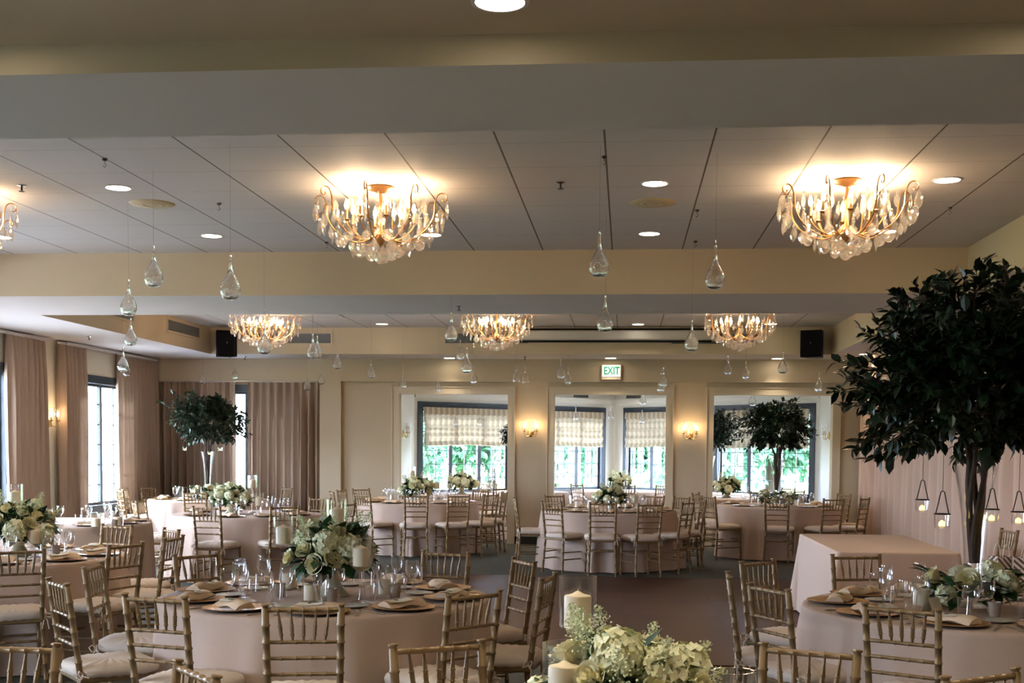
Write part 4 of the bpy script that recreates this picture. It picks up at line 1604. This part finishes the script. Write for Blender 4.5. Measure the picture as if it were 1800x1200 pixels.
# ---------------------------------------------------------------- wall sconces
def sconce_parts(lit):
    P = [part('back_plate', MB().lathe([(0, 0), (0.045, 0), (0.05, 0.008), (0.03, 0.022), (0.012, 0.03), (0, 0.032)], 18, Matrix.Rotation(PI / 2, 4, 'X') @ Matrix.Diagonal((1, 1.5, 1, 1))), BRASS)]
    for s in (-1, 1):
        arm = MB().tube(curve_pts([(0, -0.02, -0.01), (s * 0.03, -0.05, -0.055), (s * 0.075, -0.08, -0.06), (s * 0.10, -0.09, -0.02), (s * 0.10, -0.09, 0.01)], 6), 0.006, 6)
        arm.lathe([(0, 0.01), (0.012, 0.012), (0.034, 0.024), (0.034, 0.028), (0, 0.02)], 14, Matrix.Translation((s * 0.10, -0.09, 0)))
        arm.tube([(s * 0.10, -0.09, 0.02), (s * 0.10, -0.09, 0.075)], 0.010, 8)
        sh = MB().lathe([(0.028, 0.03), (0.040, 0.055), (0.046, 0.09), (0.040, 0.135), (0.044, 0.175), (0.056, 0.20), (0.053, 0.20), (0.041, 0.175), (0.037, 0.135), (0.043, 0.09), (0.037, 0.057), (0.026, 0.032)], 18, Matrix.Translation((s * 0.10, -0.09, 0)))
        bl = MB().lathe([(0, 0.075), (0.010, 0.08), (0.017, 0.10), (0.011, 0.13), (0, 0.155)], 10, Matrix.Translation((s * 0.10, -0.09, 0)))
        P.append(part('sconce_arm', arm, BRASS))
        P.append(part('hurricane_shade', sh, GLASS))
        P.append(part('bulb', bl, BULB if lit else WAX))
    return P


SC_ON, SC_OFF = sconce_parts(True), sconce_parts(False)
for x, y, z, rz, lit, lab in ((XL + 0.001, 16.28, 1.90, PI / 2, 1, 'lit two-arm brass sconce on the white pier between the window curtains'),
                              (-1.565, FW - 0.001, 1.85, 0, 1, 'lit two-arm brass sconce on the pier between first and middle archways'),
                              (1.04, FW - 0.001, 1.83, 0, 1, 'lit two-arm brass sconce on the pier between middle and last archways'),
                              (BAY_A[0] + 0.001, 21.7, 1.83, PI / 2, 0, 'unlit brass sconce inside the alcove seen through the first archway'),
                              (BAY_B[0] - 0.001, 21.7, 1.85, -PI / 2, 0, 'unlit brass sconce inside the alcove beside the last archway window')):
    thing('wall_sconce', SC_ON if lit else SC_OFF, lab, 'sconce', (x, y, z), rz, 'brass wall sconces')
    if lit:
        for s in (-1, 1):
            v = Vector((s * 0.10, -0.10, 0.115))
            v.rotate(Euler((0, 0, rz)))
            d = bpy.data.lights.new('sconce_bulb_light', 'POINT')
            d.energy = 5.5
            d.color = (1.0, 0.70, 0.40)
            d.shadow_soft_size = 0.02
            l = bpy.data.objects.new('sconce_bulb_light', d)
            COL.objects.link(l)
            l.location = (x + v.x, y + v.y, z + v.z)

# ---------------------------------------------------------------- ceiling fittings
DL = [part('trim_ring', MB().lathe([(0.088, 0.0), (0.088, -0.006), (0.105, -0.004), (0.105, 0.0)], 24), SOFF),
      part('lens', MB().lathe([(0, -0.004), (0.088, -0.004)], 24), CANL)]
ROWS = ['by the windows', 'beside the window-side chandelier', 'between the near chandeliers', 'above the dance floor', 'by the big-tree table']
for x, y, z, pw, lab in ((-5.65, 10.70, ZT, 12, 'round downlight of the near ceiling closest to the windows'),
                     (-3.70, 8.70, ZT, 12, 'round downlight next to the buff ceiling disc, window side'),
                     (-3.70, 10.72, ZT, 12, 'round downlight in front of the beam, above the hanging teardrops'),
                     (-1.73, 10.76, ZT, 12, 'round downlight half hidden behind the gilt chandelier'),
                     (0.18, 8.77, ZT, 12, 'round downlight next to the buff ceiling disc, middle of the near ceiling'),
                     (0.18, 10.79, ZT, 12, 'round downlight in front of the beam, between the near chandeliers'),
                     (2.18, 8.77, ZT, 12, 'round downlight on the drape side of the dazzling chandelier'),
                     (2.18, 10.78, ZT, 12, 'round downlight peeping behind the dazzling chandelier'),
                     (-3.72, 18.48, ZT, 12, 'round downlight of the far ceiling between first two chandeliers'),
                     (0.16, 18.58, ZT, 12, 'round downlight of the far ceiling above the screen case'),
                     (2.12, 18.56, ZT, 12, 'round downlight of the far ceiling beside the dimmer chandelier'),
                     (-2.88, 19.84, ZS, 14, 'downlight washing the wall over the first archway'),
                     (-0.26, 19.82, ZS, 14, 'downlight washing the wall over the exit sign'),
                     (2.38, 19.86, ZS, 14, 'downlight washing the wall over the last archway'),
                     (3.58, 18.95, ZS, 14, 'downlight washing the top corner of the blush drape'),
                     (-2.9, 21.3, 3.05, 24, 'added unseen alcove fill light above the bouquet behind the first archway'),  # the alcove lights are unseen, added to brighten the alcove
                     (-1.0, 21.6, 3.05, 24, 'added unseen alcove fill light behind the first sconce pier'),
                     (0.9, 21.6, 3.05, 24, 'added unseen alcove fill light behind the second sconce pier'),
                     (2.7, 21.3, 3.05, 24, 'added unseen alcove fill light behind the last archway'),
                     (-1.2, 23.9, 3.05, 24, 'added unseen alcove fill light over the window-side alcove tree'),
                     (0.8, 23.9, 3.05, 24, 'added unseen alcove fill light over the drape-side alcove tree'),
                     (-0.46, 4.36, 3.165, 30, 'downlight cut by the top edge of the picture'),
                     (-2.42, 4.36, 3.165, 30, 'added unseen fill light over the camera end of the room, second from the drape'),  # unseen lights from here on, added to brighten the camera end
                     (-4.38, 4.36, 3.165, 30, 'added unseen fill light over the camera end of the room, closest to the windows'),
                     (1.50, 4.36, 3.165, 30, 'added unseen fill light over the camera end of the room, closest to the drape'),
                     (-0.46, 2.4, 3.165, 30, 'added unseen fill light straight above the bottom-edge bouquet'),
                     (-2.42, 2.4, 3.165, 30, 'added fill light above the unseen lower table, windows end'),
                     (1.50, 2.4, 3.165, 30, 'added fill light above the unseen lower table, drape end')):
    thing('downlight', DL, lab, 'ceiling light', (x, y, z), 0, 'round recessed downlights')
    d = bpy.data.lights.new('downlight_beam', 'SPOT')
    d.energy = pw * 3.0
    d.color = (1.0, 0.93, 0.84) if y > 20.4 else (1.0, 0.86, 0.66)
    d.spot_size = math.radians(92)
    d.spot_blend = 0.85
    d.shadow_soft_size = 0.07
    l = bpy.data.objects.new('downlight_beam', d)
    COL.objects.link(l)
    l.location = (x, y, z - 0.02)

DISC = [part('outer_ring', MB().lathe([(0.10, -0.012), (0.165, -0.008), (0.175, 0.0), (0.10, 0.0)], 28), BUFF),
        part('speaker_mesh', MB().lathe([(0, -0.016), (0.03, -0.015), (0.035, -0.011), (0.06, -0.011), (0.065, -0.015), (0.095, -0.012), (0.10, -0.006)], 28), BUFF)]
for x, y, lab in ((-3.68, 9.29, 'buff round ceiling grille, window side'), (0.18, 9.45, 'buff round ceiling grille between the near chandeliers')):
    thing('ceiling_grille', DISC, lab, 'ceiling grille', (x, y, ZT), 0, 'buff ceiling grilles')

SPR = [part('escutcheon', MB().lathe([(0, 0), (0.032, 0), (0.034, -0.004), (0.012, -0.012), (0, -0.012)], 14), STEEL),
       part('nozzle', MB().lathe([(0.006, -0.01), (0.008, -0.035), (0.004, -0.04), (0.022, -0.045), (0.022, -0.048), (0, -0.048)], 10), HOOK)]
for x, y, z, lab in ((-0.48, 8.70, ZT, 'fire sprinkler in the near ceiling, middle'), (-4.37, 8.58, ZT, 'fire sprinkler in the near ceiling, window side'),
                     (-6.85, 12.4, ZS, 'fire sprinkler under the beam end near the windows'), (-7.22, 15.98, ZS, 'fire sprinkler in the window soffit above the sconce'),
                     (-1.73, 12.59, ZS, 'fire sprinkler under the middle of the beam'), (-1.62, 19.55, ZS, 'fire sprinkler under the far soffit'),
                     (-6.2, 19.55, ZS, 'fire sprinkler under the far soffit near the wall speaker')):
    thing('sprinkler', SPR, lab, 'sprinkler', (x, y, z), 0, 'fire sprinklers')

# return air panel and long grilles on the coffer faces
def grille_parts(w, h, n=9):
    fr = MB()
    fr.box(-w / 2 - 0.03, -w / 2, -0.015, 0, -h / 2 - 0.03, h / 2 + 0.03).box(w / 2, w / 2 + 0.03, -0.015, 0, -h / 2 - 0.03, h / 2 + 0.03)
    fr.box(-w / 2, w / 2, -0.015, 0, h / 2, h / 2 + 0.03).box(-w / 2, w / 2, -0.015, 0, -h / 2 - 0.03, -h / 2)
    sl = MB()
    for k in range(n):
        z = -h / 2 + h * (k + 0.5) / n
        sl.box(-w / 2, w / 2, -0.010, -0.004, z - h / n * 0.3, z + h / n * 0.3)
    sl.box(-w / 2, w / 2, -0.003, 0, -h / 2, h / 2)
    return [part('grille_frame', fr, WALL, smooth=False), part('grille_slats', sl, GRILLE, smooth=False)]


G1 = grille_parts(1.30, 0.15)
for x, y, z, rz, lab in ((-5.30, 19.05, 3.295, 0, 'long wall grille of the far soffit behind the curtain-side chandelier'),
                         (-2.18, 19.05, 3.295, 0, 'long wall grille of the far soffit behind the copper-toned chandelier'),
                         (1.33, 19.05, 3.285, 0, 'long wall grille of the far soffit behind the dimmer chandelier'),
                         (CX0, 17.85, 3.33, PI / 2, 'long wall grille on the window-side coffer face beside the speaker'),
                         (CX0, 15.3, 3.33, PI / 2, 'long wall grille on the window-side coffer face above the teardrops')):
    thing('wall_grille', G1, lab, 'air grille', (x, y, z), rz, 'long air grilles')
tag(link('ceiling_vent', MB().rbox(-0.3, 0.3, -0.3, 0.3, -0.012, 0, 0.004).mesh('ceiling_vent', False), pmat('pale_grey_vent', (0.55, 0.54, 0.52), 0.6), None, (-4.37, 17.2, ZT)),
    'square pale vent panel in the far tiled ceiling', 'ceiling vent')

# projection screen case
scr = [part('case', MB().rbox(-1.57, 1.57, -0.17, 0, -0.075, 0.075, 0.02), SCREEN, smooth=False),
       part('end_cap', MB().rbox(-1.60, -1.57, -0.18, 0, -0.08, 0.08, 0.008), SCREEN, smooth=False),
       part('end_cap', MB().rbox(1.57, 1.60, -0.18, 0, -0.08, 0.08, 0.008), SCREEN, smooth=False),
       part('screen_slot', MB().box(-1.5, 1.5, -0.15, -0.03, -0.10, -0.076), SPK, smooth=False),
       part('wall_plate', MB().box(-1.55, 1.55, -0.03, 0, 0.076, 0.115), SPK, smooth=False)]
thing('projection_screen', scr, 'long rolled-up projection screen case on the far soffit between two chandeliers', 'screen', (-0.22, 19.045, 3.33))

# loudspeakers
def speaker_parts():
    b = MB()
    b.add([(-0.16, -0.14, 0), (0.16, -0.14, 0), (0.11, 0.12, 0), (-0.11, 0.12, 0), (-0.16, -0.14, 0.40), (0.16, -0.14, 0.40), (0.11, 0.12, 0.40), (-0.11, 0.12, 0.40)],
          [(0, 3, 2, 1), (4, 5, 6, 7), (0, 1, 5, 4), (1, 2, 6, 5), (2, 3, 7, 6), (3, 0, 4, 7)])
    g = MB().rbox(-0.15, 0.15, -0.155, -0.139, 0.01, 0.39, 0.006)
    return [part('cabinet', b, SPK, smooth=False), part('speaker_mesh', g, pmat('black_speaker_mesh', (0.006, 0.006, 0.007), 0.95, spec=0.05) if 'black_speaker_mesh' not in bpy.data.materials else bpy.data.materials['black_speaker_mesh'], smooth=False),
            part('badge', MB().lathe([(0, 0), (0.008, 0), (0.007, 0.003), (0, 0.003)], 10, Matrix.Translation((0, -0.155, 0.21)) @ Matrix.Rotation(PI / 2, 4, 'X')), STEEL),
            part('bracket', MB().box(-0.02, 0.02, 0.10, 0.24, 0.18, 0.26).box(-0.06, 0.06, 0.23, 0.25, 0.12, 0.32), SPK, smooth=False)]


SPKP = speaker_parts()
thing('loudspeaker', SPKP, 'black loudspeaker hung at the soffit corner above the curtains', 'speaker', (-6.26, 18.72, 2.98), 0.55, 'black loudspeakers')
thing('loudspeaker', SPKP, 'black loudspeaker hung at the soffit corner by the blush drape', 'speaker', (2.78, 18.75, 2.98), -0.45, 'black loudspeakers')

# exit sign with its lettering
ex = [part('housing', MB().rbox(-0.165, 0.165, -0.07, 0, -0.03, 0.22, 0.01), TRIM, smooth=False),
      part('sign_face', MB().rbox(-0.15, 0.15, -0.08, -0.069, 0.02, 0.21, 0.004), EXITW, smooth=False)]
exit_sign = thing('exit_sign', ex, 'lit white sign reading EXIT in green over the middle archway', 'sign', (-0.25, YF, 2.74))
cu = bpy.data.curves.new('lettering', 'FONT')
cu.body = 'EXIT'
cu.size = 0.175
cu.align_x = 'CENTER'
cu.align_y = 'CENTER'
cu.extrude = 0.001
cu.offset = 0.004
tmp_ = bpy.data.objects.new('lettering_outline', cu)
COL.objects.link(tmp_)
bpy.context.view_layer.update()
lme = bpy.data.meshes.new_from_object(tmp_.evaluated_get(bpy.context.evaluated_depsgraph_get()))
bpy.data.objects.remove(tmp_)
lme.materials.clear()
lt = link('lettering', lme, EXITG)
lt.parent = exit_sign
lt.location = (0.005, -0.0825, 0.113)
lt.rotation_euler = (PI / 2, 0, 0)
lt.scale = (0.72, 1, 1)

# ---------------------------------------------------------------- hanging glass teardrops
def drop_parts(length):
    g = MB().lathe([(0.0, 0.0), (0.030, 0.001), (0.052, 0.018), (0.0635, 0.052), (0.0625, 0.078), (0.053, 0.106), (0.037, 0.133), (0.022, 0.160), (0.012, 0.190), (0.008, 0.228), (0.0072, 0.255), (0.0095, 0.272), (0.0, 0.285)], 20)
    g.lathe([(0.0, 0.010), (0.028, 0.010), (0.049, 0.022), (0.0598, 0.052), (0.0588, 0.077), (0.0493, 0.104), (0.0333, 0.130), (0.0183, 0.157), (0.006, 0.185), (0.0, 0.195)][::-1], 20)
    hole = MB().tube([(0.022 * math.cos(k * PI / 8), -0.057, 0.058 + 0.024 * math.sin(k * PI / 8)) for k in range(17)], 0.0028, 5, False)
    hk = MB().tube([(0.006 * math.cos(k * PI / 6), 0, 0.288 + 0.008 * math.sin(k * PI / 6)) for k in range(13)], 0.0016, 4, False)
    th = MB().tube([(0, 0, 0.29), (0, 0, length)], 0.0012, 4, False)
    tl = MB().lathe([(0, 0.0115), (0.017, 0.0115), (0.017, 0.020), (0, 0.020)], 10)
    return [part('glass_drop', DROP_ME, DROPGL), part('opening_rim', HOLE_ME, DROPGL), part('tea_light', TEA_ME, STEEL), part('thread', th, THREAD)] if 'DROP_ME' in globals() else (g, hole, tl)


g_, h_, t_ = drop_parts(1)
DROP_ME = g_.mesh('glass_drop', True, 70)
HOLE_ME = h_.mesh('opening_rim', True, 70)
TEA_ME = t_.mesh('tea_light', True, 40)
DROPS = [
    (-3.22, 8.15, 2.96, 1, 'large glass teardrop nearest the windows, high in front of the beam'),
    (-2.46, 7.47, 2.79, 1, 'large glass teardrop in front of the beam, below the gilt chandelier, window side'),
    (-3.87, 9.28, 2.89, 1, 'topmost teardrop of the column of four over the window curtains'),
    (-5.08, 12.23, 2.90, 1, 'second teardrop of the column of four over the window curtains'),
    (-5.68, 13.45, 2.71, 1, 'third teardrop of the column of four over the window curtains'),
    (-7.25, 17.3, 2.84, 0.85, 'lowest small teardrop of the column of four over the window curtains'),
    (-3.37, 11.21, 2.74, 1, 'teardrop hanging right under the curtain-side far chandelier'),
    (-3.49, 13.45, 2.86, 1, 'teardrop of an overlapping pair, slightly nearer the curtains'),
    (-3.82, 14.94, 2.97, 1, 'teardrop of an overlapping pair, slightly nearer the column'),
    (-4.01, 16.81, 2.96, 1, 'teardrop directly above the beige column top'),
    (-4.69, 18.6, 2.78, 0.8, 'small teardrop in front of the beige column edge'),
    (-3.77, 17.93, 2.90, 1, 'lone teardrop over the blank recess beside the column'),
    (-4.94, 18.7, 2.72, 0.9, 'small teardrop at the curtain end beside the column'),
    (-1.71, 11.9, 2.92, 1, 'teardrop in front of the far soffit grille, beside the copper-toned chandelier'),
    (-2.29, 16.81, 3.08, 0.95, 'higher teardrop of the trio beside the wall-washing downlight of first archway'),
    (-1.85, 14.16, 2.76, 1.05, 'fattest teardrop of the trio beside the wall-washing downlight of first archway'),
    (-2.35, 18.8, 2.86, 0.95, 'lower teardrop of the trio beside the wall-washing downlight of first archway'),
    (-3.45, 18.8, 2.76, 0.88, 'small teardrop above the window-side corner of the first archway'),
    (-2.9, 18.8, 2.66, 0.7, 'tiny teardrop hanging at the top of the first archway'),
    (-1.68, 18.7, 2.87, 0.95, 'teardrop above the first lit sconce pier, window side of a pair'),
    (-1.54, 18.7, 2.83, 0.88, 'teardrop above the first lit sconce pier, drape side of a pair'),
    (-0.99, 18.6, 2.94, 1, 'larger teardrop of the pair on the window side of the exit sign'),
    (-0.89, 18.7, 2.83, 0.9, 'smaller teardrop of the pair on the window side of the exit sign'),
    (-0.18, 7.69, 2.95, 1, 'large glass teardrop in front of the beam, middle of the room'),
    (-0.18, 9.96, 2.84, 1.05, 'teardrop hanging below the beam, middle of the room'),
    (0.55, 7.91, 2.90, 1, 'large glass teardrop in front of the beam, towards the dazzling chandelier'),
    (0.58, 11.21, 2.77, 1, 'teardrop in front of the screen case end'),
    (0.53, 17.93, 2.78, 1, 'larger teardrop of the pair on the drape side of the exit sign'),
    (0.52, 18.8, 2.75, 1, 'lower teardrop of the pair on the drape side of the exit sign'),
    (1.45, 17.93, 2.95, 0.95, 'larger teardrop of the pair above the second lit sconce pier'),
    (1.78, 18.7, 2.92, 0.9, 'smaller teardrop of the pair above the second lit sconce pier'),
    (2.09, 16.81, 2.92, 1.02, 'teardrop beside the wall-washing downlight of the last archway'),
    (2.86, 18.7, 2.76, 1, 'teardrop above the drape-side corner of the last archway'),
    (2.24, 22.2, 2.69, 1.1, 'teardrop inside the last archway above the small tree'),
    (0.3, 22.5, 2.67, 0.95, 'teardrop inside the middle archway, highest of the alcove'),
    (-0.92, 22.5, 2.36, 0.85, 'teardrop inside the middle archway in front of the second blind'),
    (-0.28, 22.5, 2.38, 0.85, 'teardrop inside the middle archway in front of the corner post'),
    (0.29, 22.7, 2.31, 0.85, 'lower teardrop inside the middle archway in front of the third blind'),
    (-6.68, 18.9, 2.80, 0.8, 'small teardrop above the corner tree'),
    (-6.06, 18.6, 2.86, 0.8, 'small teardrop above the gap between the far curtains'),
    (-3.11, 22.3, 2.22, 0.75, 'tiny teardrop in front of the first archway blind, window side'),
    (-2.67, 22.3, 2.22, 0.75, 'tiny teardrop in front of the first archway blind, drape side')]
for x, y, zt, s, lab in DROPS:
    zb = zt - 0.288 * s
    if y > FW + 0.2:
        zc_ = 3.05
    elif y > 19.05 or x < CX0 or 11.65 < y < 13.35:
        zc_ = ZS
    else:
        zc_ = ZT
    thing('glass_teardrop', drop_parts((zc_ - zb) / s), lab, 'glass ornament', (x, y, zb), 0.9 * x, 'hanging glass teardrops', s)
# spring hooks clipped to the ceiling bars, waiting for ornaments
HK = MB().lathe([(0, 0), (0.018, 0), (0.016, -0.012), (0.005, -0.016), (0, -0.016)], 10)
HK.tube([(0, 0, -0.014), (0.0, 0, -0.03), (0.012, 0, -0.042), (0.0, 0, -0.056), (-0.011, 0, -0.044)], 0.0022, 5)
HKM = HK.mesh('ceiling_hook', True, 50)
for x, y, lab in ((-3.42, 7.83, 'dark ceiling hook on a tile bar above the first window-side teardrop'), (-0.16, 7.95, 'dark ceiling hook on a tile bar beside the middle sprinkler'),
                  (0.53, 9.75, 'dark ceiling hook near the middle buff grille'), (0.60, 11.2, 'dark ceiling hook close to the beam, middle of the room'),
                  (2.45, 9.75, 'dark ceiling hook on a bar beyond the dazzling chandelier'), (-2.75, 11.1, 'dark ceiling hook close to the beam beyond the gilt chandelier'),
                  (-3.15, 9.3, 'dark ceiling hook on a bar beside the gilt chandelier')):
    tag(link('ceiling_hook', HKM, HOOK, None, (x, y, ZT)), lab, 'hook', 'dark ceiling hooks')

# ---------------------------------------------------------------- gift bags
def bag_parts(w, d, h):
    b = MB()
    b.add([(-w / 2, -d / 2, 0), (w / 2, -d / 2, 0), (w / 2, d / 2, 0), (-w / 2, d / 2, 0), (-w / 2, -d / 2, h), (w / 2, -d / 2, h), (w / 2, d / 2, h), (-w / 2, d / 2, h),
           (-w / 2 + .004, -d / 2 + .004, h), (w / 2 - .004, -d / 2 + .004, h), (w / 2 - .004, d / 2 - .004, h), (-w / 2 + .004, d / 2 - .004, h),
           (-w / 2 + .004, -d / 2 + .004, .01), (w / 2 - .004, -d / 2 + .004, .01), (w / 2 - .004, d / 2 - .004, .01), (-w / 2 + .004, d / 2 - .004, .01)],
          [(0, 3, 2, 1), (0, 1, 5, 4), (1, 2, 6, 5), (2, 3, 7, 6), (3, 0, 4, 7), (4, 5, 9, 8), (5, 6, 10, 9), (6, 7, 11, 10), (7, 4, 8, 11),
           (8, 9, 13, 12), (9, 10, 14, 13), (10, 11, 15, 14), (11, 8, 12, 15), (12, 13, 14, 15)])
    hs = []
    for s in (-1, 1):
        hs.append(part('handle', MB().tube([(w * 0.22 * math.cos(PI * k / 10), s * d / 2, h - 0.02 + 0.12 * math.sin(PI * k / 10)) for k in range(11)], 0.0035, 5), CARD))
    return [part('paper_body', b, STRIPE, smooth=False)] + hs


thing('gift_bag', bag_parts(0.17, 0.10, 0.24), 'small brown-striped gift bag, the narrower one behind the big-tree wreath', 'gift bag', (3.02, 10.13, 0.520), 0.5, 'striped gift bags')
thing('gift_bag', bag_parts(0.24, 0.11, 0.24), 'wider brown-striped gift bag beside the drape, at the picture edge', 'gift bag', (3.20, 10.02, 0.520), -0.15, 'striped gift bags')

# ---------------------------------------------------------------- garden outside the windows
struct('ground_bounce_left', MB().box(-16, -8.25, -8.25, 28, -0.4, -0.29), pmat('pale_bounce_ground', (0.60, 0.61, 0.62), 0.8, 0, 0.1, 2))  # pale ground added to bounce sunlight up through the left windows
struct('ground_lawn', MB().box(-60, 50, -30, -8.25, -0.4, -0.3).box(-60, -8.25, -8.25, 80, -0.4, -0.3).box(-8.25, 60, 27.0, 80, -0.4, -0.3), LAWN)
struct('ground_bounce_bay', MB().box(-8.25, 9, 22, 33.5, -0.35, -0.28), bpy.data.materials['pale_bounce_ground'])  # pale ground added outside the bay to bounce daylight into the alcove
gm, gt = crown_mesh(71, 1.0, 1.0, 700, 7, 0.15)
GTREE = [part('crown', gm, LEAFOUT, (0, 0, 1.15), smooth=False),
         part('trunk', MB().tube([(0, 0, 0), (0.03, 0, 0.5), (0.0, 0.03, 1.1)], [0.10, 0.08, 0.05], 8), BARK)]
for i, (x, y, s, lab) in enumerate(((-6.6, 35.5, 1.75, 'garden tree outside, seen through the first archway window, window end'), (-4.5, 40.8, 1.9, 'garden tree outside, seen through the middle of the first archway window'),
                                    (-2.1, 35.6, 1.7, 'garden tree outside behind the second bay window'), (0.1, 40.6, 1.9, 'garden tree outside behind the bay corner post'),
                                    (2.2, 35.4, 1.7, 'garden tree outside behind the third bay window'), (4.7, 40.8, 1.9, 'garden tree outside behind the last archway window'),
                                    (6.7, 35.5, 1.75, 'garden tree outside at the drape end of the last archway window'), (9.6, 41.0, 2.0, 'garden tree outside beyond the last archway'),
                                    (-20.0, 33.0, 1.8, 'garden tree outside the first visible side window'), (-22.5, 40.5, 2.2, 'garden tree outside the second side window'))):
    thing('garden_tree', GTREE, lab, 'tree', (x, y, -0.3), i * 1.1, 'garden trees outside', s)
